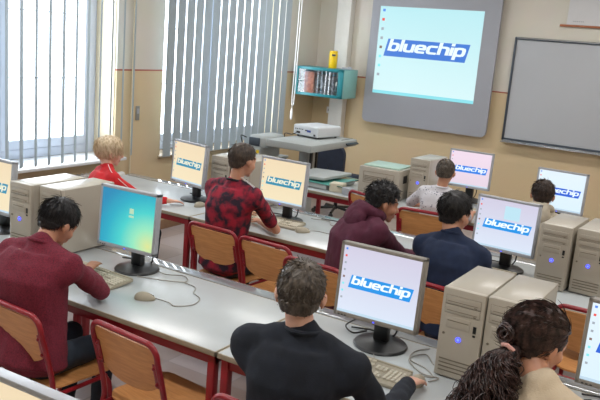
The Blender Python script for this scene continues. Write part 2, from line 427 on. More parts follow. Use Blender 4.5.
# ------------------------------------------------------------------ monitors
def scr(name, c1, c2, k=1.0):
    # screen wallpaper: soft vertical gradient shown by the display
    m = bpy.data.materials.new(name); m.use_nodes = True; nt = m.node_tree; b = nt.nodes['Principled BSDF']
    tc = nt.nodes.new('ShaderNodeTexCoord'); sp = nt.nodes.new('ShaderNodeSeparateXYZ'); nt.links.new(tc.outputs['Generated'], sp.inputs[0])
    r = nt.nodes.new('ShaderNodeValToRGB'); nt.links.new(sp.outputs['Z'], r.inputs[0])
    r.color_ramp.elements[0].color = c1+(1,); r.color_ramp.elements[1].color = c2+(1,)
    nt.links.new(r.outputs[0], b.inputs['Emission Color']); b.inputs['Emission Strength'].default_value = k
    b.inputs['Base Color'].default_value = (.02, .02, .02, 1); b.inputs['Roughness'].default_value = .35
    return m
def login_mat():
    m = bpy.data.materials.new('teal_login_wallpaper'); m.use_nodes = True; nt = m.node_tree; b = nt.nodes['Principled BSDF']
    tc = nt.nodes.new('ShaderNodeTexCoord')
    mp = nt.nodes.new('ShaderNodeMapping'); nt.links.new(tc.outputs['Generated'], mp.inputs[0])
    mp.inputs['Location'].default_value = (-.95, -.0, -.05)
    gr = nt.nodes.new('ShaderNodeTexGradient'); gr.gradient_type = 'SPHERICAL'
    mp.inputs['Scale'].default_value = (.95, 0.0, .85); nt.links.new(mp.outputs[0], gr.inputs[0])
    mp.inputs['Location'].default_value = (-.95*.92, 0, -.85*.1)
    r = nt.nodes.new('ShaderNodeValToRGB'); nt.links.new(gr.outputs['Fac'], r.inputs[0]); e = r.color_ramp.elements
    e[0].position = 0; e[0].color = s2l(24, 128, 170)+(1,); e[1].position = 1; e[1].color = s2l(206, 214, 140)+(1,)
    for p, c in ((.25, (26, 160, 184)), (.5, (64, 194, 190)), (.75, (140, 216, 178))): k = e.new(p); k.color = s2l(*c)+(1,)
    nt.links.new(r.outputs[0], b.inputs['Emission Color']); b.inputs['Emission Strength'].default_value = 1
    b.inputs['Base Color'].default_value = (.02, .02, .02, 1)
    return m
M['login'] = login_mat()
SC = {'cream': (scr('cream_desktop', s2l(228, 214, 180), s2l(224, 204, 170)), glow('teal_banner', s2l(30, 132, 165)), glow('cream_lettering', s2l(225, 222, 198))),
      'lilac': (scr('lilac_white_desktop', s2l(206, 216, 232), s2l(196, 192, 212)), glow('blue_banner', s2l(20, 140, 220)), glow('white_lettering', s2l(232, 244, 250))),
      'pink': (scr('pinkish_white_desktop', s2l(214, 198, 212), s2l(226, 206, 222)), glow('bright_blue_banner', s2l(20, 120, 220)), glow('white_lettering_b', s2l(225, 235, 250))),
      'ice': (scr('icy_white_desktop', s2l(206, 226, 236), s2l(214, 228, 240)), glow('deep_blue_banner', s2l(20, 90, 205)), glow('white_lettering_c', s2l(225, 238, 250)))}
PROTO = {}
def monitor(loc, rz, kind, label, bezel='grey_plastic', tilt=-4, group=None):
    W, H = .41, .345
    t = thing('computer_monitor', loc, rz, label, 'monitor', group)
    T = Matrix.Translation((0, -.10, .14+H/2)) @ Matrix.Rotation(math.radians(tilt), 4, 'X')
    key = ('body', bezel)
    if key not in PROTO:
        c = MB()
        bw = .017
        for s in (-1, 1):
            c.rbox((s*(W/2-bw/2), .018, 0), (bw, .04, H), .004, T=T)
            c.rbox((0, .018, s*(H/2-bw/2)), (W, .04, bw+ (.004 if s < 0 else 0)), .004, T=T)
        c.rbox((0, .026, 0), (W-.01, .024, H-.01), .006, T=T)
        c.rbox((0, .048, -.01), (W*.72, .03, H*.66), .014, T=T)
        vents = MB()
        for k in range(9): vents.box((0, .0635, .02+k*.010), (W*.45, .002, .004), T=T)
        st = MB(); st.rbox((0, .004, .11), (.075, .045, .19), .012); st.rbox((0, -.03, .19), (.09, .05, .07), .01)
        ba = MB(); ba.lathe([(.125, 0), (.128, .006), (.122, .014), (.08, .024), (.05, .03), (.02, .031)], (0, 0, 0), 36)
        bt = MB()
        for k in range(3): bt.rbox((-W/2+.03+k*.016, -.004, -H/2+.006), (.009, .004, .004), .001, T=T)
        pl = MB(); pl.box((.0, -.0035, -H/2+.007), (.008, .002, .004), T=T)
        cb = MB(); cb.tube(bez([(.03, .03, .20), (.05, .07, .12), (.02, .10, .02), (-.10, .13, .008), (-.20, .10, .008)], 8), .0045, n=6)
        PROTO[key] = [c.build('casing', bezel, t), vents.build('back_vents', 'dark', t, smooth=False), st.build('stand_neck', 'black_plastic', t), ba.build('base', 'black_plastic', t),
                      bt.build('button', 'dark', t), pl.build('power_light', 'led', t, smooth=False), cb.build('video_cable', 'cord_black', t)]
    else:
        for o in PROTO[key]: dup(o, parent=t)
    w, h = W-.032, H-.036
    sm, bm_, lm = (M['login'], None, None) if kind == 'login' else SC[kind]
    Ts = T @ Matrix.Translation((0, -.0005, .002))
    o = MB().box((0, .002, 0), (w, .003, h), T=Ts).build('screen', sm, t, smooth=False)
    if kind == 'login':
        MB().box((.03, -.0012, .02), (.035, .0006, .012), T=Ts).box((.03, -.0012, .05), (.03, .0006, .03), T=Ts).build('login_tile', glow('pale_login_tile', s2l(190, 225, 190), .8), o, smooth=False)
    else:
        logo(o, w, h, Ts, bm_, lm, .01, -.005, w*.80, h*.195)
        icons(o, w, h, Ts)
        MB().box((0, -.0011, -h/2+.006), (w, .0005, .012), T=Ts).build('task_bar', glow('pale_task_bar', s2l(190, 215, 232), .9), o, smooth=False)
    return t
DZ = .74
G = 'computer monitors on the desks'
monitor((-2.897, 3.08, DZ), math.radians(3), 'login', 'monitor showing a teal login wallpaper in front of the boy in maroon', group=G)
mA1 = monitor((-1.333, 3.06, DZ), math.radians(2), 'lilac', 'large nearest monitor with the blue banner beside the boy in black', bezel='bezel_beige', group=G)
monitor((-.245, 3.07, DZ), 0, 'ice', 'monitor cut by the right picture edge in front of the ponytailed girl', bezel='bezel_beige', group=G)
monitor((-4.06, 3.07, DZ), 0, 'cream', 'cream-toned monitor cut by the left picture edge beside the beige towers', group=G)
monitor((-3.855, 4.76, DZ), math.radians(-11), 'cream', 'cream-toned monitor in front of the blond boy in red', group=G)
monitor((-2.96, 4.76, DZ), 0, 'cream', 'cream-toned monitor in front of the boy in tie-dye', group=G)
o_b3 = monitor((-1.272, 4.785, DZ), math.radians(-2), 'lilac', 'monitor with lilac-white screen in front of the person in navy', group=G)
monitor((-2.238, 6.82, DZ), math.radians(4), 'pink', 'pinkish-white monitor in front of the boy in the white shirt', group=G)
monitor((-1.32, 6.45, DZ), math.radians(-2), 'ice', 'icy-white monitor half hidden by the rearmost right head', group=G)
monitor((-1.37, 1.22, DZ), math.radians(2), 'cream', 'monitor at the bottom left corner of the picture, mostly cut off', bezel='grey_plastic', group=G)

# ------------------------------------------------------------------ towers
def tower(loc, rz, label):
    t = thing('computer_tower', loc, rz, label, 'computer', 'beige computer towers')
    if 'tower' in PROTO:
        for o in PROTO['tower']: dup(o, parent=t)
        return t
    w, d, h = .185, .42, .40; L = []
    L.append(MB().rbox((0, .01, h/2+.004), (w-.004, d-.02, h-.008), .004).build('casing', 'beige_side', t))
    fp = MB().rbox((0, -d/2+.008, h/2+.004), (w, .03, h-.004), .007); L.append(fp.build('front_panel', 'beige', t))
    y = -d/2-.0075
    for zz in (.352, .312):
        b = MB().rbox((0, y, zz), (.150, .005, .036), .002); o = b.build('drive_bay', 'beige', t); L.append(o)
        MB().box((0, y-.003, zz-.006), (.13, .001, .002)).box((.055, y-.003, zz-.013), (.012, .001, .004)).build('drive_slot', 'beige_dark', o, smooth=False)
        MB().box((0, y+.0015, zz), (.154, .002, .040)).build('bay_gap', 'beige_dark', o, smooth=False)
    o = MB().rbox((-.012, y, .255), (.105, .004, .050), .002).build('floppy_drive', 'beige', t); L.append(o)
    MB().box((-.012, y-.0025, .262), (.092, .001, .003)).build('drive_slot', 'beige_dark', o, smooth=False)
    L.append(MB().box((.062, y-.0005, .245), (.014, .003, .030)).box((.062, y-.0008, .218), (.012, .003, .008)).build('badge', 'black_plastic', t, smooth=False))
    ring = MB(); ring.tube([(.0085*math.cos(2*PI*k/16)-.002, y-.002, .185+.0085*math.sin(2*PI*k/16)) for k in range(16)], .0035, n=6, closed=True)
    L.append(ring.build('power_light', 'led', t)); MB().lathe([(.006, 0), (.006, .003)], n=16, T=Matrix.Translation((-.002, y, .185)) @ Matrix.Rotation(PI/2, 4, 'X')).build('power_button', 'led2', L[-1])
    L.append(MB().lathe([(.006, 0), (.005, .004)], n=12, T=Matrix.Translation((-.07, y+.001, .20)) @ Matrix.Rotation(PI/2, 4, 'X')).build('reset_button', 'beige_dark', t))
    v = MB()
    for k in range(4): v.box((0, y, .035+k*.017), (.15, .003, .005))
    L.append(v.build('air_slots', 'beige_dark', t, smooth=False))
    f = MB()
    for a in (-1, 1):
        for b in (-1, 1): f.box((a*.07, b*.16, .003), (.02, .03, .006))
    L.append(f.build('rubber_feet', 'black_plastic', t, smooth=False))
    PROTO['tower'] = L
    return t
tower((-.925, 3.15, DZ), 0, 'beige tower right of the nearest monitor, left one of the pair')
tower((-.735, 3.16, DZ), 0, 'beige tower partly hidden by the curly ponytail')
tower((-3.66, 3.09, DZ), math.radians(1), 'beige tower at the left edge, left of the pair by the boy in maroon')
tower((-3.455, 3.14, DZ), math.radians(1), 'beige tower directly behind the head of the boy in maroon')
tower((-.93, 4.79, DZ), math.radians(-2), 'beige tower right of the lilac-white monitor of the navy pupil')
tower((-.725, 4.83, DZ), math.radians(-2), 'beige tower cut by the right picture edge behind the tower pair')
tower((-3.61, 4.96, DZ), 0, 'beige tower beside the cream monitor behind the boy in tie-dye, left of two')
tower((-3.41, 4.96, DZ), 0, 'beige tower almost hidden by the head of the boy in tie-dye')
tower((-2.54, 6.49, DZ), math.radians(-1), 'beige tower on the front row beside the printer')

# ------------------------------------------------------------------ keyboards and mice
def keyboard(loc, rz, label):
    t = thing('computer_keyboard', loc, rz, label, 'keyboard', 'beige keyboards')
    if 'kbd' in PROTO:
        for o in PROTO['kbd']: dup(o, parent=t)
        return t
    L = []; T = Matrix.Translation((0, 0, .004)) @ Matrix.Rotation(math.radians(4), 4, 'X')
    L.append(MB().rbox((0, 0, .010), (.455, .168, .018), .006, T=T).rbox((0, .078, .014), (.455, .012, .022), .004, T=T).build('case', 'kbd', t))
    def block(nm, x0, nx, z0, ny, px=.019, py=.0185, wmul=None):
        m = MB()
        for j in range(ny):
            for i in range(nx): m.rbox((x0+i*px, z0-j*py, .023), (px*.86, py*.84, .010), .003, T=T, seg=1)
        L.append(m.build(nm, 'key', t, smooth=False))
    block('letter_keys', -.205, 15, .030, 4)
    m = MB()
    for x, w in ((-.200, .03), (-.168, .025), (-.09, .115), (-.012, .025), (.018, .025), (.05, .03)): m.rbox((x, -.046, .023), (w, .0155, .010), .003, T=T, seg=1)
    L.append(m.build('space_bar', 'key', t, smooth=False))
    block('function_keys', -.205, 13, .060, 1, px=.0215, py=.016)
    block('navigation_keys', .092, 3, .030, 2); block('number_pad', .156, 4, .030, 5)
    m = MB()
    for x, z in ((.092, -.046), (.111, -.046), (.130, -.046), (.111, -.0275)): m.rbox((x, z, .023), (.016, .0155, .010), .003, T=T, seg=1)
    L.append(m.build('arrow_keys', 'key', t, smooth=False))
    L.append(MB().tube(bez([(.0, .08, .012), (.02, .12, .006), (-.02, .2, .005), (.03, .27, .005)], 6), .0025, n=5).build('cord', 'cord_grey', t))
    PROTO['kbd'] = L; return t
keyboard((-2.965, 2.81, DZ), math.radians(-3), 'beige keyboard under the hand of the boy in maroon')
keyboard((-1.30, 2.76, DZ), math.radians(-2), 'beige keyboard in front of the nearest monitor')
keyboard((-2.98, 4.62, DZ), math.radians(2), 'beige keyboard beside the bare forearm of the boy in tie-dye')
keyboard((-1.38, 4.58, DZ), math.radians(0), 'beige keyboard in front of the pupil in navy')
keyboard((-.30, 2.72, DZ), math.radians(0), 'beige keyboard in front of the ponytailed girl')
keyboard((-2.2, 6.28, DZ), math.radians(0), 'beige keyboard in front of the boy in the white shirt')
def mouse(loc, rz, label, cordpts):
    t = thing('computer_mouse', loc, rz, label, 'mouse', 'beige mice')
    if 'mouse' not in PROTO:
        bm = bmesh.new(); bmesh.ops.create_uvsphere(bm, u_segments=20, v_segments=12, radius=1)
        for v in bm.verts:
            x, y, z = v.co; v.co = Vector((x*.031*(1+.10*-y), y*.056, max(z, -.15)*.034*(1-.25*y)+.006))
        bm.verts.index_update()
        m = MB(); m.add([v.co.copy() for v in bm.verts], [[v.index for v in f.verts] for f in bm.faces]); bm.free()
        a = m.build('shell', 'kbd', t)
        b = MB().box((0, .03, .0285), (.0015, .036, .006), rot=(-.35, 0, 0)).build('button_seam', 'beige_dark', t, smooth=False)
        PROTO['mouse'] = [a, b]
    else:
        for o in PROTO['mouse']: dup(o, parent=t)
    if cordpts: MB().tube(bez(cordpts, 8), .0028, n=6).build('cord', 'cord_grey', t)
    return t
mouse((-2.525, 2.75, DZ), math.radians(-62), 'beige mouse lying alone on the near desk left of the black pullover', [(0, .055, .012), (.02, .13, .004), (.06, .17, .004), (.02, .25, .004), (-.08, .27, .004), (-.16, .22, .004), (-.25, .21, .004), (-.32, .12, .004)])
mouse((-1.035, 2.80, DZ), math.radians(0), 'beige mouse under the hand of the boy in black', [(0, .055, .012), (.03, .10, .004), (-.03, .16, .004), (-.12, .2, .004), (-.14, .30, .004), (-.1, .38, .004)])
mouse((-2.69, 4.56, DZ), math.radians(-45), 'beige mouse beside the elbow of the boy in tie-dye', [(0, .055, .012), (-.02, .12, .004), (.05, .2, .004), (.02, .27, .004), (-.06, .33, .004)])
mouse((-3.68, 4.60, DZ), math.radians(-10), 'beige mouse under the hand of the blond boy in red', [(0, .055, .012), (.03, .12, .004), (-.06, .2, .004), (-.1, .3, .004)])

# ------------------------------------------------------------------ desks
def desk(x0, x1, yf, depth, label):
    w = x1-x0-.006
    t = thing('school_desk', ((x0+x1)/2, yf+depth/2, 0), 0, label, 'desk', 'grey-topped desks with red frames')
    MB().rbox((0, 0, DZ-.0125), (w-.012, depth-.012, .0248), .002).build('tabletop', 'laminate', t)
    e = MB()
    for s in (-1, 1): e.rbox((s*(w/2-.004), 0, DZ-.0125), (.008, depth, .0246), .002); e.rbox((0, s*(depth/2-.004), DZ-.0125), (w, .008, .0246), .002)
    e.build('edge_trim', 'desk_edge', t)
    r = MB()
    for s in (-1, 1): r.rbox((0, s*(depth/2-.035), DZ-.0505), (w-.03, .025, .05), .004); r.rbox((s*(w/2-.035), 0, DZ-.0505), (.025, depth-.08, .05), .004)
    r.build('frame_rail', 'red_metal', t)
    for sx in (-1, 1):
        for sy in (-1, 1): MB().rbox((sx*(w/2-.035), sy*(depth/2-.035), (DZ-.03)/2), (.04, .04, DZ-.03), .006).build('leg', 'red_metal', t)
    return t
def row(xs, yf, depth, names):
    for (a, b), nm in zip(zip(xs[:-1], xs[1:]), names): desk(a, b, yf, depth, nm)
row([-4.95, -3.45, -1.85, -.25, 1.35], 2.48, .735, ['near-row desk carrying the towers at the left edge', 'near-row desk with the teal-screened monitor and lone mouse', 'near-row desk with the nearest monitor and beige tower pair', 'near-row desk of the ponytailed girl at the right edge'])
row([-4.95, -3.52, -1.92, -.32, 1.28], 4.28, .775, ['middle-row desk of the blond boy beside the window', 'middle-row desk in front of the boy in tie-dye', 'middle-row desk in front of the pupil in navy', 'middle-row desk at the right edge behind the towers'])
row([-3.83, -2.43, -.83, .77], 5.94, .80, ['front-row desk with printer and scanner near the projector', 'front-row desk in front of the boy in the white shirt', 'front-row desk at the far right under the whiteboard'])
row([-2.2, -.6], .72, .80, ['desk under the monitor at the bottom left corner, nearly out of view'])
def channel(x0, x1, y, label):
    t = thing('cable_channel', ((x0+x1)/2, y, 0), 0, label, 'cable channel', 'metal cable channels behind the desks')
    L = x1-x0
    poly = [(-.05, DZ-.07)]+[(-.05+.10*k/10, DZ+.003-.0006*(2*k/10-1)**2-(.003 if k in (0, 10) else 0)) for k in range(11)]+[(.05, DZ-.07)]
    m = MB(); n = 40; vs = []; fs = []; K = len(poly)
    for i in range(n+1):
        for (a, b) in poly: vs.append((-L/2+L*i/n, a, b+.0005*math.sin(i*1.7)))
    for i in range(n):
        for k in range(K): fs.append((i*K+k, i*K+(k+1) % K, (i+1)*K+(k+1) % K, (i+1)*K+k))
    fs += [tuple(range(K)), tuple(n*K+k for k in range(K-1, -1, -1))]
    m.add(vs, fs); m.build('lid', 'alu', t)
    for s in (-1, 1): MB().rbox((s*(L/2-.1), 0, (DZ-.07)/2), (.05, .05, DZ-.07), .005).build('support', 'grey_plastic', t)
channel(-4.95, 1.35, 3.270, 'aluminium cable channel along the back of the near desk row, mirroring the blinds')
channel(-4.95, 1.28, 5.110, 'aluminium cable channel along the back of the middle desk row')

# ------------------------------------------------------------------ chairs
def chair(x, y, rz, label):
    t = thing('school_chair', (x, y, 0), rz, label, 'chair', 'red-framed plywood school chairs')
    if 'chair' in PROTO:
        for o in PROTO['chair']: dup(o, parent=t)
        return t
    L = []; W = .203; r = .0130
    # one bent tube: rear leg, upright, rounded top, down again
    def side(s): return [(s*W, -.27, .012), (s*W, -.205, .38), (s*W, -.185, .48), (s*W, -.212, .62), (s*W, -.252, .765)]
    top = [(W-.055+.055*math.cos(math.radians(a)), -.256-.012*math.sin(math.radians(a)), .790+.055*math.sin(math.radians(a))) for a in range(0, 91, 15)]
    top2 = [(-x_, y_, z_) for (x_, y_, z_) in top[::-1]]
    L.append(MB().tube(bez(side(1), 5)+top+top2+bez(side(-1), 5)[::-1], r, n=10).build('back_frame', 'red_metal', t))
    fr = MB()
    for s in (-1, 1): fr.tube([(s*(W-.02), -.21, .435), (s*(W-.02), .14, .435)], .011)
    fr.tube([(-W, -.21, .43), (W, -.21, .43)], .010); fr.tube([(-W+.02, .12, .43), (W-.02, .12, .43)], .010)
    L.append(fr.build('seat_frame', 'red_metal', t))
    for s in (-1, 1): L.append(MB().tube([(s*(W-.02), .13, .435), (s*(W-.01), .15, .40), (s*W, .19, .012)], r, n=10).build('front_leg', 'red_metal', t))
    L.append(MB().tube([(-W, -.245, .20), (W, -.245, .20)], .009).build('stretcher', 'red_metal', t))
    for s in (-1, 1):
        for yy in (-.27, .19): L.append(MB().lathe([(.015, 0), (.016, .012), (.013, .03)], (s*W, yy, 0), 12).build('foot_cap', 'black_plastic', t))
    # plywood back: rounded lower corners, curved
    def ply(poly, f, th):
        m = MB(); n = len(poly); vs = []; c = (sum(p[0] for p in poly)/n, sum(p[1] for p in poly)/n)
        rings = [1.0, .75, .5, .25]; fs = []
        for side_ in (0, 1):
            for k in rings:
                for p in poly: vs.append(f(c[0]+(p[0]-c[0])*k, c[1]+(p[1]-c[1])*k, th*side_))
            vs.append(f(c[0], c[1], th*side_))
        S = len(rings)*n+1
        for side_ in (0, 1):
            o = S*side_
            for i in range(len(rings)-1):
                for k in range(n): fs.append((o+i*n+k, o+i*n+(k+1) % n, o+(i+1)*n+(k+1) % n, o+(i+1)*n+k))
            for k in range(n): fs.append((o+(len(rings)-1)*n+k, o+(len(rings)-1)*n+(k+1) % n, o+S-1))
        for k in range(n): fs.append((k, (k+1) % n, S+(k+1) % n, S+k))
        return m.add(vs, fs)
    bw = W-.010
    poly = arc((bw-.10, .69), .10, -90, 0, 6)
    poly = [(bw-.001, .82)]+[(-bw+.001, .82)]+[(-bw, .70)]+[(math.copysign(abs(math.cos(math.radians(a_)))**.75, math.cos(math.radians(a_)))*bw, .70-.112*abs(math.sin(math.radians(a_)))**.85) for a_ in range(188, 353, 8)]+[(bw, .70)]
    fb = lambda x_, z_, s_: (x_, -.208-.27*(z_-.62)-.018*(1-(x_/bw)**2)+s_, z_)
    L.append(ply(poly, fb, .009).build('backrest', 'ply', t))
    seat = [(x_, y_) for x_, y_ in rrect(-.19, .19, -.19, .20, .07, 6)]
    fsx = lambda x_, y_, s_: (x_, y_, .447+s_+.018*((x_/.19)**2)-.010*((y_)/.19)**2*(1 if y_ > 0 else -.6))
    L.append(ply(seat, fsx, .010).build('seat', 'ply', t))
    for s in (-1, 1):
        m = MB(); m.rbox((s*(bw-.012), -.235, .695), (.022, .006, .12), .002, rot=(.26, 0, 0))
        for zz in (.655, .735): m.ell((s*(bw-.012), -.222-.27*(zz-.62), zz), (.008, .006, .008), nu=8, nv=6)
        L.append(m.build('riveted_bracket', 'red_metal', t))
    PROTO['chair'] = L; return t
CH = [(-2.68, 2.33, -3, 'red-framed chair under the boy in maroon'), (-2.10, 2.45, -5, 'empty red-framed chair in the near row beside the boy in maroon'),
      (-1.29, 2.27, -2, 'red-framed chair under the boy in black, only its top bar visible'), (-2.955, 4.11, -2, 'red-framed chair under the boy in tie-dye'),
      (-2.50, 4.07, -3, 'empty red-framed chair between the boy in tie-dye and the boy in plum'), (-2.05, 3.91, -3, 'red-framed chair beside the plum hoodie, behind the brown-haired head'),
      (-1.30, 4.05, -5, 'red-framed chair under the person in navy'), (-.56, 4.27, 0, 'empty red-framed chair behind the curly-haired head'),
      (-2.20, 5.80, 5, 'red-framed chair under the boy in the white shirt'), (-2.70, 5.98, -20, 'empty red-framed chair in front of the printer'),
      (-1.32, 5.95, 0, 'red-framed chair under the child at the far right'), (-.44, 2.25, 0, 'red-framed chair under the ponytailed girl'),
      (-4.22, 4.20, 0, 'red-framed chair under the blond boy in red')]
for (x, y, a, l) in CH: chair(x, y, math.radians(a), l)

for s_ in kids(o_b3):
    if s_.name.startswith('screen'):
        MB().box((.035, -.1012, .14+.345/2+.085), (.10, .0006, .085), rot=(math.radians(-4), 0, 0)).build('open_window', glow('pale_cyan_window', s2l(178, 214, 228)), s_, smooth=False)
# ------------------------------------------------------------------ front wall
M['board_grey'] = mat('grey_projection_board', s2l(158, 160, 168), .5, var=.03, scale=3)
M['wb'] = mat('grey_white_board_enamel', s2l(180, 183, 188), .35, var=.03, scale=2)
M['dark_frame'] = mat('dark_grey_board_frame', s2l(70, 78, 88), .4, metal=.3)
t = thing('interactive_board', (-3.61, 8.9, 1.15), 0, 'grey interactive board showing the projected desktop with blue banner', 'projection screen')
MB().prism(rrect(-.835, .825, -.02, 1.95, .07), -.10, -.06, 'y').build('board_panel', 'board_grey', t)
MB().rbox((0, -.03, .9), (.9, .06, 1.2), .01).build('wall_mount', 'grey_plastic', t)
T = Matrix.Translation((-.045, -.102, .90))
w, h = 1.345, 1.08
o = MB().box((0, 0, 0), (w, .003, h), T=T).build('projected_screen', scr('mint_white_projection', s2l(202, 230, 232), s2l(172, 218, 224)), t, smooth=False)
logo(o, w, h, T @ Matrix.Translation((0, -.0015, 0)), glow('projected_blue', s2l(52, 112, 200)), glow('projected_lettering', s2l(222, 240, 244)), -.01, .04, w*.80, .215)
icons(o, w, h, T @ Matrix.Translation((0, -.0015, 0)))
MB().box((0, -.0025, -h/2+.02), (w, .001, .04), T=T).build('task_bar', glow('cyan_task_bar', s2l(130, 212, 222)), o, smooth=False)
t = thing('whiteboard', (-1.35, 8.9, 1.15), 0, 'long grey-white writing board right of the projection', 'whiteboard')
MB().box((0, -.02, .58), (2.46, .03, 1.14)).build('writing_surface', 'wb', t, smooth=False)
fr = MB()
for s in (-1, 1): fr.rbox((s*1.24, -.025, .58), (.025, .05, 1.19), .004)
fr.rbox((0, -.025, 1.165), (2.5, .05, .03), .004); fr.rbox((0, -.025, 0.0), (2.5, .05, .022), .004); fr.build('board_frame', 'dark_frame', t)
MB().rbox((0, -.06, -.03), (2.5, .10, .012), .004).rbox((0, -.025, -.016), (2.5, .03, .03), .004).build('pen_tray', 'alu', t)
MB().box((0, -.052, 1.170), (2.46, .004, .012)).build('frame_highlight_strip', 'alu', t, smooth=False)
M['paper'] = mat('white_chart_paper', s2l(208, 208, 210), .7, var=.02)
M['rail_wood'] = mat('brown_wooden_rail', s2l(170, 105, 70), .5, var=.2)
M['ink'] = mat('grey_ink_line', s2l(135, 138, 145), .7)
t = thing('wall_chart', (-1.55, 8.9, 2.49), 0, 'white wall chart with wooden rail at the top right corner', 'poster')
MB().box((.0, -.016, .32), (1.02, .003, .62)).build('chart_sheet', 'paper', t, smooth=False)
MB().rbox((0, -.02, 0), (1.16, .02, .025), .005).build('bottom_rail', 'rail_wood', t)
m = MB(); y = -.0185
def seg(a, b, w_=.004):
    a = Vector(a); b = Vector(b); d = (b-a).normalized(); n_ = Vector((-d.y, d.x))*w_/2
    m.add([(p.x, y, p.y) for p in (a-n_, b-n_, b+n_, a+n_)], [(0, 1, 2, 3)])
for q in ([(-.12, .14), (-.02, .14), (-.02, .30), (-.12, .30), (-.12, .14)], [(-.10, .30), (-.10, .42), (.05, .42)], [(.1, .1), (.3, .1), (.3, .3), (.1, .3), (.1, .1)], [(-.15, .08), (.35, .08)]):
    for a, b in zip(q[:-1], q[1:]): seg(a, b)
for k in range(6): seg((-.44+k*.02, .05), (-.43+k*.02, .05), .008)
m.build('chart_drawing', 'ink', t, smooth=False)
# ------------------------------------------------------------------ teal cabinet with can
M['teal'] = mat('teal_lacquered_frame', s2l(24, 128, 138), .35, var=.06)
M['mint'] = mat('pale_mint_panel', s2l(140, 190, 184), .4, var=.05)
M['yellow'] = mat('yellow_can_lacquer', s2l(236, 196, 20), .35)
M['brick'] = mat('orange_brown_brick_reflection', s2l(212, 140, 110), .6, scale=30, col2=s2l(170, 96, 76))
M['crumple'] = mat('crumpled_grey_film', s2l(130, 135, 138), .35, scale=25, col2=s2l(50, 56, 62), bump=.6, bscale=30)
t = thing('glass_front_cabinet', (-4.865, 8.52, 1.41), math.radians(4), 'small teal glass-fronted wall cabinet in the room corner', 'cabinet')
W, D, H = .68, .42, .36
c = MB(); c.rbox((0, 0, .012), (W, D, .024), .004); c.rbox((0, 0, H-.012), (W, D, .024), .004); c.rbox((0, D/2-.01, H/2), (W, .02, H), .003)
c.rbox((-W/2+.012, 0, H/2), (.024, D, H), .004); c.build('cabinet_body', 'teal', t)
MB().rbox((W/2-.010, 0, H/2), (.022, D-.004, H-.002), .004).build('side_panel', 'mint', t)
f = MB(); yy = -D/2-.012
for s, ww in ((-1, .05), (1, .07)): f.rbox((s*(W/2-ww/2), yy, H/2), (ww, .022, H), .004)
f.rbox((0, yy, .018), (W, .022, .036), .004); f.rbox((0, yy, H-.018), (W, .022, .036), .004)
MB().box((.06, D/2+.02, H/2), (.10, .06, .2)).build('wall_bracket', 'column', t, smooth=False)
dd = f.build('door', 'teal', t); MB().box((-.01, yy, H/2), (W-.1, .004, H-.06)).build('door_glass', 'pane', dd, smooth=False)
MB().rbox((W/2-.085, yy-.014, H/2), (.012, .014, .05), .003).build('door_latch', 'white', dd)
bx = MB().rbox((-.19, -.02, .16), (.14, .2, .27), .006).build('brick_reflection_box', 'brick', None); bx.location = (-4.865, 8.52, 1.41); bx.rotation_euler.z = math.radians(4); tag(bx, 'orange-brown box standing in for a brick reflection in the cabinet glass', 'box')  # added box, stands in for orange bricks reflected in the door glass
m = MB(); r2 = random.Random(3)
for k in range(26):
    a = Vector((-.06+r2.random()*.28, -.08+r2.random()*.15, .05+r2.random()*.2)); m.ell(a, (.04+r2.random()*.03, .035, .03+r2.random()*.035), R=Euler((r2.random()*3, r2.random()*3, 0)).to_matrix(), nu=10, nv=7)
for k in range(14):
    p = [Vector((-.08+r2.random()*.30, -.13+r2.random()*.05, .04+r2.random()*.25)) for _ in range(4)]; m.tube(bez(p, 6), .006, n=5)
o = m.build('cable_bundle', 'crumple'); o.location = (-4.875, 8.52, 1.41); o.rotation_euler.z = math.radians(4)
for v in o.data.vertices: v.co.z = max(v.co.z, .026); v.co.x = max(-.085, min(.27, v.co.x)); v.co.y = max(-.17, v.co.y); v.co.z = min(v.co.z, .33); tag(o, 'tangled grey bundle of leads inside the teal cabinet', 'cables')
t = thing('spray_can', (-4.79, 8.52, 1.77), 0, 'yellow spray can standing on the teal cabinet', 'can')
MB().lathe([(.052, 0), (.054, .004), (.054, .19), (.052, .193)], n=24).build('can_body', 'yellow', t)
MB().lathe([(.050, .193), (.052, .197), (.052, .215), (.047, .219)], n=24).build('cap', 'yellow', t)
MB().box((.028, -.044, .165), (.045, .012, .022), rot=(0, 0, .5)).build('printed_band', 'dark_frame', t)
t = thing('tool', (-4.62, 8.60, 1.77), math.radians(20), 'small grey metal clamp lying on the teal cabinet', 'tool')
MB().rbox((0, 0, .012), (.13, .05, .024), .006).rbox((.03, .0, .03), (.05, .03, .015), .004).build('clamp_body', 'grey_plastic', t)
# ------------------------------------------------------------------ projector cart
M['cart_grey'] = mat('light_grey_cart_laminate', s2l(172, 177, 176), .4, var=.04)
t = thing('projector_cart', (-4.14, 7.06, 0), 0, 'light grey raised projector trolley under the white projector', 'trolley')
MB().rbox((0.01, 0, 1.012), (.56, 1.0, .075), .012).build('cart_top', 'cart_grey', t)
MB().rbox((-.05, .0, .52), (.12, .16, .96), .01).build('column', 'cart_grey', t)
MB().rbox((0, 0, .06), (.5, .7, .05), .01).build('cart_foot', 'cart_grey', t)
MB().rbox((-.02, 0, .62), (.42, .7, .03), .006).build('middle_shelf', 'dark_frame', t)
MB().rbox((.27, .37, 1.025), (.10, .26, .014), .004, rot=(0, .5, 0)).build('folding_flap', 'black_plastic', t)
for (x, y) in ((-.05, .2), (.12, -.2)): MB().rbox((x, y, .80), (.03, .03, .38), .005).build('strut', 'black_plastic', t)
for (x, y) in ((-.2, -.3), (.2, -.3), (-.2, .3), (.2, .3)): MB().lathe([(.02, 0), (.024, .005), (.024, .032), (.02, .037)], (x, y, 0), 12).build('castor', 'black_plastic', t)
M['proj_white'] = mat('white_projector_plastic', s2l(212, 216, 220), .4, var=.03)
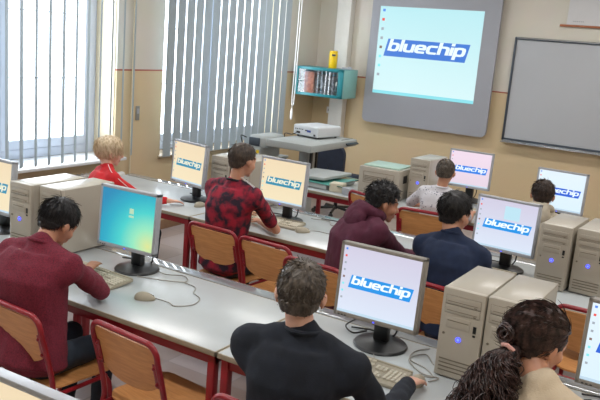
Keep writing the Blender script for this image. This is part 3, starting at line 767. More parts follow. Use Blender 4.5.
t = thing('projector', (-4.215, 7.28, 1.05), math.radians(-8), 'white projector on the grey trolley', 'projector')
MB().rbox((0, 0, .074), (.36, .42, .118), .022, seg=4).build('housing', 'proj_white', t)
m = MB()
for k in range(5): m.box((-.14+k*.025, -.211, .085), (.012, .004, .010))
m.box((.02, -.211, .080), (.05, .004, .012)); m.box((-.10, -.211, .048), (.05, .004, .022)); m.box((.13, -.211, .040), (.025, .004, .020)); m.build('ports', 'dark', t, smooth=False)
MB().box((.05, -.212, .075), (.05, .005, .022)).build('video_plug', mat('blue_plug', s2l(50, 70, 150), .4), t, smooth=False)
MB().lathe([(.03, 0), (.032, .03), (.026, .032)], T=Matrix.Translation((-.08, .205, .065)) @ Matrix.Rotation(-PI/2, 4, 'X')).build('lens', 'dark', t)
f = MB()
for x in (-.14, .14):
    for y in (-.16, .16): f.lathe([(.012, 0), (.014, .016)], (x, y, 0), 10)
f.build('feet', 'black_plastic', t)
MB().tube(bez([(-.10, -.21, .05), (-.14, -.26, .02), (-.2, -.22, .01), (-.30, -.2, .006), (-.31, -.19, -.06)], 6), .005, n=6).build('power_cable', 'cord_black', t)
# side table with small old projector
t = thing('side_table', (-4.83, 6.95, 0), 0, 'grey side table by the blinds carrying the boxy device', 'table')
MB().rbox((0, 0, .765), (.50, .7, .03), .005).build('tabletop', 'cart_grey', t)
for (x, y) in ((-.22, -.32), (.22, -.32), (-.22, .32), (.22, .32)): MB().rbox((x, y, .375), (.03, .03, .75), .004).build('leg', 'dark_frame', t)
t = thing('document_camera', (-4.74, 6.95, .78), math.radians(0), 'boxy grey device with yellow sticker left of the projector trolley', 'device')
MB().rbox((.04, 0, .07), (.18, .40, .13), .012).build('lower_case', 'cart_grey', t)
MB().rbox((0.06, 0.03, .185), (.22, .42, .14), .04, seg=5).build('upper_case', 'cart_grey', t)
MB().rbox((.04, -.185, .185), (.14, .016, .09), .006).build('dark_grille', 'dark_frame', t)
MB().box((.10, -.203, .075), (.035, .004, .05)).build('yellow_sticker', 'yellow', t, smooth=False)
MB().box((.01, -.203, .075), (.06, .004, .04)).build('port_panel', 'dark_frame', t, smooth=False)
MB().tube(bez([(-.06, -.20, .22), (-.10, -.24, .24), (-.13, -.2, .2), (-.14, -.1, .03)], 6), .007, n=6).build('cable', 'cord_black', t)
# office chair behind front row
M['navy_cloth'] = mat('dark_navy_upholstery', s2l(46, 54, 72), .8, var=.15, bump=.2)
t = thing('office_chair', (-4.36, 8.14, 0), math.radians(0), 'dark navy office chair behind the printer desk', 'office chair')
MB().prism(rrect(-.20, .20, .48, .90, .12, 8), -.28, -.22, 'y').build('backrest', 'navy_cloth', t); MB().rbox((0, 0, .47), (.46, .44, .08), .035, seg=4).build('seat', 'navy_cloth', t)
MB().tube([(0, 0, .06), (0, 0, .44)], .025).tube([(0, -.1, .42), (0, -.26, .44), (0, -.27, .62)], .015).build('gas_lift', 'black_plastic', t)
for k in range(5):
    a = 2*PI*k/5; o = MB().tube([(0, 0, .09), (.27*math.cos(a), .27*math.sin(a), .06)], .018).build('base_arm', 'black_plastic', t)
    MB().ell((.27*math.cos(a), .27*math.sin(a), .03), (.03, .03, .03), nu=10, nv=8).build('castor', 'black_plastic', o)
# printer, scanner, power supply on the front row desk
t = thing('laser_printer', (-2.88, 6.33, DZ), math.radians(2), 'boxy beige printer with greenish top on the front row', 'printer')
W, D, H = .40, .38, .28
MB().rbox((0, 0, H/2), (W, D, H), .012).build('casing', 'beige_side', t); MB().rbox((0.0, .01, H+.006), (W-.05, D-.06, .016), .006).build('top_cover', 'top_reflection', t)
m = MB()
for j in range(4): m.rbox((-.01, -D/2-.001, .195-j*.014), (.26, .004, .005), .001)
m.build('front_slots', 'beige_dark', t)
m = MB(); m.box((0, -D/2-.001, .235), (.30, .003, .003)); m.box((0, -D/2-.001, .135), (.30, .003, .003)); m.box((-.15, -D/2-.001, .185), (.003, .003, .1)); m.box((.15, -D/2-.001, .185), (.003, .003, .1)); m.box((0, -D/2-.001, .05), (.34, .003, .004)); m.build('front_panel_outline', 'beige_dark', t, smooth=False)
MB().rbox((W/2, -.04, .19), (.004, .09, .07), .001).build('side_handle', 'dark', t)
t = thing('flatbed_scanner', (-3.565, 6.32, DZ), math.radians(-4), 'flat grey scanner with teal glass edge left of the printer', 'scanner')
MB().rbox((0, 0, .03), (.46, .52, .05), .008).build('scanner_body', 'cart_grey', t)
MB().rbox((.02, 0, .058), (.50, .54, .006), .002).build('scanner_glass', mat('teal_glass_edge', s2l(90, 160, 150), .15, var=.05), t)
MB().rbox((-.04, .02, .085), (.44, .50, .03), .01, rot=(0, -.05, 0)).build('scanner_lid', 'cart_grey', t)
t = thing('small_box', (-3.27, 6.12, DZ), math.radians(10), 'small cream carton between scanner and printer', 'box')
MB().rbox((0, 0, .04), (.13, .12, .08), .004).build('carton', mat('cream_card', s2l(206, 198, 176), .6), t)
t = thing('power_adapter', (-3.12, 6.05, DZ), math.radians(-20), 'grey-white adapter block with leads beside the printer', 'adapter')
MB().rbox((0, 0, .035), (.10, .08, .07), .012).build('adapter_block', 'grey_plastic', t)
MB().tube(bez([(-.04, 0, .05), (-.12, -.03, .06), (-.22, .04, .01), (-.30, -.06, .006), (-.42, .0, .006)], 6), .005, n=6).tube(bez([(-.03, .03, .03), (-.1, .08, .03), (-.2, -.05, .006), (-.3, .1, .006)], 6), .004, n=6).build('lead', mat('green_grey_lead', s2l(90, 125, 110), .5), t)
# loose cables
def cable(pts, r, m_, label):
    o = MB().tube(bez(pts, 8), r, n=6).build('loose_cable', m_); tag(o, label, 'cable')
z = DZ+.005
cable([(-2.83, 3.15, z), (-2.72, 3.12, z), (-2.62, 3.17, z), (-2.55, 3.10, z), (-2.66, 3.03, z), (-2.80, 2.98, z)], .003, 'cord_grey', 'thin grey cable looping right of the teal-screened monitor base')
cable([(-1.05, 3.02, z), (-1.12, 3.10, z), (-1.16, 3.0, z), (-1.06, 2.90, z), (-.98, 2.90, z), (-1.0, 2.84, z)], .003, 'cord_grey', 'pale grey cable between nearest monitor base and tower')
cable([(-1.46, 3.17, z), (-1.50, 3.10, z), (-1.55, 3.12, z+.02), (-1.50, 3.19, z+.05), (-1.42, 3.17, z+.04)], .004, 'cord_black', 'black cable loop left of the nearest monitor base')
cable([(-2.86, 4.96, z), (-2.72, 5.0, z), (-2.64, 4.9, z), (-2.5, 4.96, z), (-2.42, 4.86, z)], .003, 'cord_grey', 'grey cable on the middle desk right of the cream monitor')
cable([(-2.80, 5.02, z), (-2.62, 5.05, z), (-2.50, 4.98, z), (-2.3, 5.04, z)], .004, 'cord_black', 'black cable along the back edge of the middle desk')
cable([(-.62, 2.96, z), (-.56, 3.06, z+.02), (-.46, 3.10, z), (-.40, 3.14, z)], .006, 'cord_black', 'thick black cable at the left foot of the right-edge monitor')
# ------------------------------------------------------------------ people
def volume(mb, voxel, smooth, name, mats, parent, loc, disp=0, dsc=14, label=None, paint=None, flip=None):
    me = mb.mesh('tmp', mats if isinstance(mats, (list, tuple)) else [mats])
    o = bpy.data.objects.new('tmp', me); COL.objects.link(o)
    r = o.modifiers.new('r', 'REMESH'); r.mode = 'VOXEL'; r.voxel_size = voxel; r.use_smooth_shade = True
    if smooth: s = o.modifiers.new('s', 'SMOOTH'); s.factor = .5; s.iterations = smooth
    dg = bpy.context.evaluated_depsgraph_get(); dg.update()
    nm = bpy.data.meshes.new_from_object(o.evaluated_get(dg)); nm.name = name
    bpy.data.objects.remove(o); bpy.data.meshes.remove(me)
    if disp:
        nn = [v.normal.copy() for v in nm.vertices]
        for v, n_ in zip(nm.vertices, nn):
            p = v.co
            d = noise.noise(Vector((p.x*dsc, p.y*dsc, p.z*dsc*.55)))+.5*noise.noise(Vector((p.x*dsc*2.3+5, p.y*dsc*2.3, p.z*dsc*1.1)))
            v.co = p+n_*d*disp
    nm.materials.clear()
    for m in (mats if isinstance(mats, (list, tuple)) else [mats]): nm.materials.append(M[m] if isinstance(m, str) else m)
    if paint:
        for f in nm.polygons: f.material_index = paint(f.center)
    else:
        nm.polygons.foreach_set('material_index', [0]*len(nm.polygons))
    L = Vector(loc)
    for v in nm.vertices: v.co -= L
    nm.polygons.foreach_set('use_smooth', [True]*len(nm.polygons)); nm.update()
    ob = bpy.data.objects.new(name, nm); COL.objects.link(ob); ob.parent = parent
    if label: ob['label'] = label
    return ob
def ik(S, Wp, L1, L2, pole):
    S = Vector(S); Wp = Vector(Wp); d = Wp-S; D = d.length
    if D > (L1+L2)*.985:
        k = D/((L1+L2)*.985); L1 *= k; L2 *= k
    a = (L1*L1-L2*L2+D*D)/(2*D); h = math.sqrt(max(L1*L1-a*a, 0)); t = d/D
    p = Vector(pole); p = p-t*p.dot(t)
    if p.length < 1e-4: p = t.orthogonal()
    return S+t*a+p.normalized()*h
def hand(mb, W, d, n, side, s, curl=.5, spread=1.0):
    # W wrist, d pointing direction, n palm normal (down side), side +1 right hand
    W = Vector(W); d = Vector(d).normalized(); n = Vector(n); n = (n-d*n.dot(d)).normalized(); x = d.cross(n)*-side   # x towards thumb side is -x
    # x = towards little finger
    x = (n.cross(d)) * side
    k = s
    for q, r in ((-.021, .014), (-.007, .0145), (.007, .0145), (.021, .013)):
        mb.cap(W+d*.006*k+x*q*.55*k, W+d*.074*k+x*q*k, r*k*.95, r*k*.82, n=10)
    L = [.070, .078, .072, .056]
    for i, (q, l) in enumerate(zip((-.026, -.009, .009, .026), L)):
        base = W+d*.072*k+x*q*k
        dd = (d+x*q*2.2*spread).normalized(); p = base; ang = 0
        for j, (fr, rr) in enumerate(((.45, .0088), (.32, .0080), (.23, .0070))):
            ang += curl*(.35 if j == 0 else .55)
            v = (dd*math.cos(ang)+n*math.sin(ang)).normalized(); q2 = p+v*l*fr*k*1.05
            mb.cap(p, q2, rr*k, rr*k*.92, n=8); p = q2
    # thumb from the side of the palm
    p = W+d*.022*k-x*.024*k+n*.004*k
    t1 = (d*.75-x*.75+n*.25).normalized(); p1 = p+t1*.036*k; mb.cap(p, p1, .0115*k, .0098*k, n=8)
    t2 = (d*.95-x*.30+n*.2).normalized(); p2 = p1+t2*.028*k; mb.cap(p1, p2, .0096*k, .0086*k, n=8)
    t3 = (d+x*.05+n*.2).normalized(); mb.cap(p2, p2+t3*.020*k, .0086*k, .0072*k, n=8)
HP = [((0, -.012, .028), (.072, .093, .080)), ((0, .028, -.022), (.058, .060, .068)), ((0, .030, -.062), (.046, .048, .036)), ((0, .064, -.088), (.019, .019, .016)),
      ((.033, .058, -.030), (.024, .024, .026)), ((-.033, .058, -.030), (.024, .024, .026)), ((.030, .074, .002), (.0135, .0125, .0125)), ((-.030, .074, .002), (.0135, .0125, .0125))]
def head_prims(mb, H, R, s):
    P = lambda v: H+R @ (Vector(v)*s)
    for c, r in HP: mb.ell(P(c), [q*s for q in r], R=R, nu=24, nv=16)
    mb.cap(P((0, .084, .004)), P((0, .104, -.026)), .0075*s, .0105*s); mb.cap(P((-.010, .094, -.030)), P((.010, .094, -.030)), .0075*s, .0075*s)
    mb.cap(P((-.034, .076, .022)), P((.034, .076, .022)), .011*s, .011*s)
    mb.cap(P((-.017, .084, -.054)), P((.017, .084, -.054)), .0065*s, .0065*s); mb.cap(P((-.014, .083, -.066)), P((.014, .083, -.066)), .0068*s, .0068*s)
    for q in (-1, 1):
        Re = R @ Euler((-.15, 0, q*-.35)).to_matrix()
        mb.ell(P((q*.078, -.004, -.006)), (.0075*s, .017*s, .022*s), R=Re); mb.ell(P((q*.074, .001, -.026)), (.007*s, .010*s, .014*s), R=Re)
def hairline(v, style):
    # v in head-local unit coordinates; True where hair grows
    x, y, z = v
    if y > .045: return z > .052+ (style.get('fr', 0))
    if y > .0: return z > (.000 if style.get('long') else .024) - (.045-y)*.3
    if y > -.022: return z > style.get('ear', .008)
    if y > -.050: return z > style.get('ear', .008)+(style.get('nape', -.085)-style.get('ear', .008))*(-.022-y)/.028
    return z > style.get('nape', -.085)
def napefix(p, C0, ax):
    # below the widest part the ellipsoid closes under the skull; keep the hair hugging the upper neck instead
    d = Vector((p.x, p.y-C0.y, 0)); k = min(1, (-.01-p.z)/.075)
    u = Vector((p.x/ax.x, (p.y-C0.y)/ax.y, 0)); L = u.length
    if L < 1e-4: return p
    rx = .072-.020*k; ry = .092-.030*k
    return Vector((u.x/L*rx, C0.y+u.y/L*ry, p.z))
def make_hair(t, loc, H, R, s, st, mat_, seed, nstr, label=None):
    r = random.Random(seed); m = MB(); ax = Vector((.0765, .0975, .0845)); ax2 = 1; C0 = Vector((0, -.012, .028)); grow = st.get('grow', 0.0)
    ax = ax+Vector((grow, grow, grow))
    bm = bmesh.new(); bmesh.ops.create_icosphere(bm, subdivisions=5, radius=1)
    dele = []
    for v in bm.verts:
        d = v.co.copy(); lw = Vector((d.x*ax.x, d.y*ax.y, d.z*ax.z))
        p = lw+C0
        if not hairline(p, st): dele.append(v); continue
        p2 = p.copy()
        if p.z < -.01 and p.y < 0: p2 = napefix(p, C0, ax)
        nz = noise.noise(Vector(d)*5+Vector((seed, 0, 0)))*st.get('lump', .003)+noise.noise(Vector(d)*14+Vector((seed, 3, 0)))*st.get('lump', .003)*.5
        top = max(0, d.z)*st.get('top', 0)
        v.co = p2+d*(nz+top)
    bmesh.ops.delete(bm, geom=dele, context='VERTS')
    bmesh.ops.solidify(bm, geom=list(bm.faces), thickness=.006)
    bm.verts.index_update(); L = Vector(loc)
    P = lambda v: H+R @ (Vector(v)*s)-L
    m.add([P(v.co) for v in bm.verts], [[v.index for v in f.verts] for f in bm.faces]); bm.free()
    crown = Vector(st.get('crown', (0.01, -.05, .095)))
    n = 0
    while n < nstr:
        d = Vector((r.gauss(0, 1), r.gauss(0, 1), r.gauss(0, 1))).normalized()
        p = Vector((d.x*ax.x, d.y*ax.y, d.z*ax.z))+C0
        if not hairline(p+Vector((0, 0, -.006)), st): continue
        n += 1
        top = max(0, d.z)*st.get('top', 0)
        if p.z < -.01 and p.y < 0: p = napefix(p, C0, ax)
        p = p+d*top
        flow = (p-crown); flow = flow-d*flow.dot(d)
        if 'tie' in st: flow = Vector(st['tie'])-p; flow = flow-d*flow.dot(d)
        if flow.length < 1e-4: continue
        flow.normalize(); flow = (flow+Vector((r.gauss(0, st['mess']), r.gauss(0, st['mess']), r.gauss(0, st['mess'])))).normalized()
        Ls = st['len']*(1-.45*max(0, -d.z*1.2+.2 if not st.get('long') else 0))*r.uniform(.6, 1.1); lift = st['lift']*r.uniform(.3, 1.3)*max(.15, d.z+.35)
        pts = []; q = p-d*.002; dirv = (flow+d*lift).normalized(); side = d.cross(flow)
        for i in range(5):
            pts.append(P(q)); dirv = (dirv-d*.12+Vector((0, 0, -.10))+side*r.gauss(0, st.get('wave', .05))).normalized(); q = q+dirv*Ls/4
            e = (q-C0); k = math.sqrt((e.x/ax.x)**2+(e.y/ax.y)**2+(e.z/ax.z)**2)
            if k < 1.0: q = C0+e/k*1.005
        m.tube(pts, st.get('th', .0022)*s, n=3, r1=.0004, cap=False)
    o = m.build('hair', mat_, t); o.data.polygons.foreach_set('use_smooth', [True]*len(o.data.polygons))
    if label: o['label'] = label
    return o
M['trouser'] = mat('dark_blue_denim', s2l(32, 44, 58), .85, var=.3, bump=.2)
M['shoe'] = mat('dark_shoe_rubber', (.03, .03, .035), .6)
def skin(name, c):
    m = mat(name, c, .5, var=.10, scale=25, bump=.04, bscale=400); b = m.node_tree.nodes['Principled BSDF']
    b.inputs['Subsurface Weight'].default_value = .12; b.inputs['Subsurface Radius'].default_value = (.02, .008, .004); b.inputs['Subsurface Scale'].default_value = .3
    return m
M['eyew'] = mat('eye_white', (.75, .73, .7), .2); M['iris'] = mat('dark_iris', (.03, .02, .012), .2)
def person(c):
    s = c.get('s', .93); V = Vector
    pel, nb, H = V(c['pelvis']), V(c['neck']), V(c['head']); a = math.radians(c.get('turn', 0)); ax = V((math.cos(a), math.sin(a), 0)); fw = V((-math.sin(a), math.cos(a), 0))
    loc = V((pel.x, pel.y, 0)); t = thing('person', loc, 0, c['label'], 'person')
    yw, pt, rl = [math.radians(k) for k in c['look']]
    R = (Euler((0, 0, yw)).to_matrix() @ Euler((pt, 0, 0)).to_matrix() @ Euler((0, rl, 0)).to_matrix())
    hs = c.get('hs', s)
    vox = c.get('vox', .007)
    # joints
    sh = c.get('span', .165)*s
    up = (nb-pel).normalized()
    S = {q: nb-up*.074*s+ax*q*sh+V((0, 0, c.get('shz', {}).get(q, 0))) for q in (-1, 1)}
    elbow, wrist = {}, {}
    for q in (-1, 1):
        Wq = V(c['hands'][0 if q < 0 else 1]); wrist[q] = Wq
        pole = V(c.get('poles', {}).get(q, ax*q*.5-fw*.5+V((0, 0, -.8))))
        elbow[q] = V(c['elbows'][q]) if q in c.get('elbows', {}) else ik(S[q], Wq, .27*s, .235*s, pole)
    waist = pel.lerp(nb, .35)-fw*.01; chest = pel.lerp(nb, .70)-fw*c.get('hunch', .025)
    def torso(mb, g, hem=0):
        Rt = Matrix((ax, up.cross(ax).normalized(), up)).transposed()
        k = s*c.get('wide', 1)
        secs = [(pel-up*hem, .158, .118), (pel.lerp(waist, .5), .148, .112), (waist, .138, .105), (waist.lerp(chest, .5), .146, .108), (chest, .155, .110), (chest.lerp(nb, .45), .150, .098), (chest.lerp(nb, .75), .112, .078)]
        P = []; N = 28
        vs = []; fs = []
        for (cc, rx, ry) in secs:
            for i in range(N):
                th = 2*PI*i/N; co_, si_ = math.cos(th), math.sin(th)
                e = .85; xx = math.copysign(abs(co_)**e, co_)*(rx*k+g); yy = math.copysign(abs(si_)**e, si_)*(ry*k+g)
                vs.append(cc+Rt @ V((xx, yy, 0)))
        for j in range(len(secs)-1):
            for i in range(N): fs.append((j*N+i, j*N+(i+1) % N, (j+1)*N+(i+1) % N, (j+1)*N+i))
        fs += [tuple(range(N-1, -1, -1)), tuple((len(secs)-1)*N+i for i in range(N))]
        mb.add(vs, fs)
        mb.ell(pel, ((.155*k+g), (.115*k+g), .09*s+g), R=Rt)
        mb.cap(S[-1], S[1], .054*s+g, .054*s+g)
        for q in (-1, 1): mb.cap(S[q], nb-up*.016*s, .050*s+g, .040*s+g); mb.cap(S[q]-up*.02, chest+ax*q*.09*s, .055*s+g, .07*s+g)
    # legs
    hips = {q: pel+ax*q*.085*s+V((0, 0, -.02)) for q in (-1, 1)}; knee, ank = {}, {}
    lf = V(c.get('legdir', fw)); 
    for q in (-1, 1):
        knee[q] = hips[q]+lf*.40*s+ax*q*.03; knee[q].z = max(.46*s+.04, hips[q].z-.02); ank[q] = knee[q]+lf*c.get('shin', -.04); ank[q].z = .085
    b = MB(); torso(b, -.014)
    b.cap(nb-up*.04*s, H+R @ (V((0, -.022, -.040))*hs), .054*s, .047*s, n=20); b.cap(nb-up*.05*s, nb-up*.01*s, .060*s, .050*s, n=20)
    head_prims(b, H, R, hs)
    for q in (-1, 1):
        b.cap(S[q], elbow[q], .042*s, .034*s, n=16); b.cap(elbow[q], elbow[q].lerp(wrist[q], .35), .035*s, .036*s, n=16); b.cap(elbow[q].lerp(wrist[q], .35), wrist[q], .036*s, .0225*s, n=16)
        hd = V(c['hdir'][0 if q < 0 else 1]) if 'hdir' in c else (wrist[q]-elbow[q])*V((1, 1, .2))
        hand(b, wrist[q], hd, V((0, 0, -1)), q, s*.97, c.get('curl', .5))
        b.cap(hips[q], knee[q], .068*s, .046*s, n=16); b.cap(knee[q], ank[q], .046*s, .030*s, n=16); b.cap(ank[q]+V((0, 0, -.03)), ank[q]+lf*.13*s+V((0, 0, -.05)), .032*s, .026*s, n=12)
    inv = R.inverted()
    def paint(cn):
        v = inv @ (cn-H)/hs
        if abs(v.x) < .055 and v.y > .05:
            for q in (-1, 1):
                e = v-V((q*.030, .082, .002))
                if e.x*e.x/1.2+e.z*e.z*2.6 < .00010 and v.y > .079: return 3 if e.x*e.x+e.z*e.z < .00003 else 2
            if abs(v.z+.060) < .010 and abs(v.x) < .022 and v.y > .082: return 1
            e = (abs(v.x)-.031, v.z-.027)
            if abs(e[0]) < .016 and abs(e[1]) < .0035: return 4
        return 0
    sk = c['skin']; lip = c['lip']
    volume(b, vox, 2, 'body', [sk, lip, 'eyew', 'iris', c['hairmat']], t, loc, paint=paint)
    # clothing
    sm = MB(); torso(sm, .010, .03)
    slv = c.get('sleeve', 1.0)
    for q in (-1, 1):
        if slv < .5: e = S[q].lerp(elbow[q], slv*2); sm.cap(S[q], e, .054*s+.004, .050*s, n=16)
        else:
            sm.cap(S[q], elbow[q], .054*s, .046*s, n=16); k = (slv-.5)*2; w_ = elbow[q].lerp(wrist[q], k*.97)
            sm.cap(elbow[q], elbow[q].lerp(w_, .5), .047*s, .045*s, n=16); sm.cap(elbow[q].lerp(w_, .5), w_, .045*s, .033*s, n=16)
            for j in range(3): w0 = elbow[q].lerp(w_, .86+.06*j); sm.ell(w0, (.037*s,)*3)
    sm.cap(nb-up*.045*s, nb-up*.010*s, .080*s, .062*s, n=20)
    volume(sm, c.get('svox', .009), 5, c.get('shirtname', 'shirt'), c['shirt'], t, loc, disp=.006, label=c.get('shirtlabel'))
    col = MB(); col.tube([nb+up*.004*s+(ax*math.cos(2*PI*k/24)*.060+up.cross(ax)*math.sin(2*PI*k/24)*.058)*s-up*(.010*math.sin(2*PI*k/24)) for k in range(24)], .0085, n=8, closed=True)
    for p in range(len(col.v)): col.v[p] = col.v[p]-loc
    if not c.get('nocollar'): col.build('collar', c.get('collar', c['shirt']), t)
    tr = MB(); Rt = Matrix((ax, up.cross(ax).normalized(), up)).transposed(); tr.ell(pel-V((0, 0, .02)), (.155*s, .120*s, .085*s), R=Rt, nu=24, nv=14)
    for q in (-1, 1): tr.cap(hips[q], knee[q], .080*s, .060*s, n=16); tr.cap(knee[q], ank[q], .060*s, .046*s, n=16)
    volume(tr, .012, 4, 'trousers', c.get('trousers', 'trouser'), t, loc, disp=.005)
    for q in (-1, 1):
        sh_ = MB(); f = ank[q]; sh_.cap(f+V((0, 0, -.035))-lf*.03, f+lf*.15*s+V((0, 0, -.05)), .042*s, .032*s, n=14); sh_.cap(f+V((0, 0, -.05)), f+V((0, 0, .01)), .042*s, .04*s)
        for p in sh_.v: p.z = max(p.z, .003)
        volume(sh_, .009, 3, 'shoe', 'shoe', t, loc)
    make_hair(t, loc, H, R, hs, c['hair'], c['hairmat'], c.get('seed', 1), c.get('nstr', 1200))
    return t, dict(S=S, elbow=elbow, wrist=wrist, nb=nb, up=up, ax=ax, fw=fw, R=R, H=H, loc=loc, s=s, hs=hs, pel=pel, chest=chest)
def hairmat(name, c1, c2, rough=.45):
    return mat(name, c1, rough, scale=70, col2=c2, aniso=(1, 1, .35), spec=.4)
M['skin_a'] = skin('warm_light_skin', s2l(206, 150, 122)); M['skin_b'] = skin('fair_skin', s2l(222, 172, 150)); M['skin_c'] = skin('tan_skin', s2l(190, 134, 106))
M['lip'] = mat('lips', s2l(176, 96, 88), .4)
M['h_black'] = hairmat('black_hair', (.016, .014, .015), (.006, .005, .006)); M['h_brown'] = hairmat('short_brown_hair', s2l(98, 88, 78), s2l(54, 46, 40))
M['h_dbrown'] = hairmat('dark_brown_hair', s2l(66, 50, 42), s2l(34, 26, 22)); M['h_mid'] = hairmat('mid_brown_hair', s2l(84, 70, 60), s2l(46, 37, 32)); M['h_blond'] = hairmat('blond_hair', s2l(232, 214, 184), s2l(182, 156, 122)); M['h_curl'] = hairmat('dark_curly_hair', s2l(78, 56, 52), s2l(24, 17, 17))
M['maroon'] = mat('maroon_melange_knit', s2l(126, 34, 54), .9, scale=160, col2=s2l(92, 24, 42), bump=.4, bscale=300)
M['blackknit'] = mat('blue_black_pullover_cloth', s2l(26, 32, 44), .9, var=.35, scale=14, bump=.35, bscale=250)
M['cream'] = mat('cream_beige_top_cloth', s2l(206, 188, 162), .85, var=.08, bump=.3)
M['red'] = mat('bright_red_jersey', s2l(206, 26, 34), .8, var=.15, bump=.3)
M['plum'] = mat('plum_hoodie_fleece', s2l(88, 36, 58), .9, var=.2, bump=.4)
M['navy'] = mat('navy_pullover_knit', s2l(30, 44, 74), .9, var=.25, scale=16, bump=.35)
M['tie'] = mat('red_and_navy_tie_dye', s2l(160, 28, 52), .85, scale=17, col2=s2l(40, 22, 40), bump=.3, p0=.40, p1=.62)
M['oat'] = mat('oatmeal_hoodie_fleece', s2l(192, 182, 164), .9, var=.15, bump=.3)
M['navyedge'] = mat('dark_navy_ribbing', s2l(28, 24, 36), .85)
def dotted():
    m = mat('white_jersey_with_dark_specks', s2l(206, 204, 210), .85, var=.03, bump=.2); nt = m.node_tree; b = nt.nodes['Principled BSDF']
    tc = nt.nodes.new('ShaderNodeTexCoord'); v = nt.nodes.new('ShaderNodeTexVoronoi'); v.inputs['Scale'].default_value = 42; nt.links.new(tc.outputs['Object'], v.inputs['Vector'])
    r = nt.nodes.new('ShaderNodeValToRGB'); r.color_ramp.elements[0].position = .20; r.color_ramp.elements[0].color = s2l(110, 112, 130)+(1,); r.color_ramp.elements[1].position = .27; r.color_ramp.elements[1].color = s2l(208, 206, 212)+(1,)
    nt.links.new(v.outputs['Distance'], r.inputs[0]); nt.links.new(r.outputs[0], b.inputs['Base Color']); return m
M['dotted'] = dotted()
short = dict(len=.026, lift=.35, mess=.35, th=.0022, lump=.003)
# boy in maroon
p1, j1 = person(dict(label='boy in a maroon knit pullover bent over the keyboard at the left', pelvis=(-2.73, 2.20, .555), neck=(-2.785, 2.31, 1.072), head=(-2.800, 2.42, 1.146), hs=1.0, look=(-6, -30, 4), turn=4,
    hands=((-3.16, 2.68, .80), (-2.93, 2.73, .800)), hdir=((.1, 1, -.05), (-.35, .9, .22)), elbows={1: (-2.64, 2.56, .800)}, poles={-1: (-1, -.3, -.6)}, s=.98, span=.195, wide=1.18, hunch=.05, skin='skin_c', lip='lip', shirt='maroon', hairmat='h_black', hair=dict(short, len=.045, lift=.35, top=.012, mess=.3, nape=-.075), seed=3, nstr=1600, vox=.006, curl=.35))
# boy in black
p2, j2 = person(dict(label='boy in a black pullover with short brown hair seen from behind, centre foreground', pelvis=(-1.27, 2.16, .565), neck=(-1.235, 2.155, 1.115), head=(-1.272, 2.18, 1.232), hs=1.09, look=(24, -6, 2), turn=14,
    hands=((-1.50, 2.60, .79), (-1.02, 2.66, .795)), hdir=((.2, 1, -.05), (.05, 1, -.12)), elbows={1: (-.97, 2.33, .79)}, shz={1: -.03, -1: -.01}, poles={-1: (-1, -.3, -.6)}, s=1.02, span=.195, wide=1.05, skin='skin_b', lip='lip', shirt='blackknit', hairmat='h_brown', hair=dict(short, len=.018, lift=.35, mess=.5, top=.006, nape=-.100), seed=5, nstr=3200, vox=.006, curl=.55))
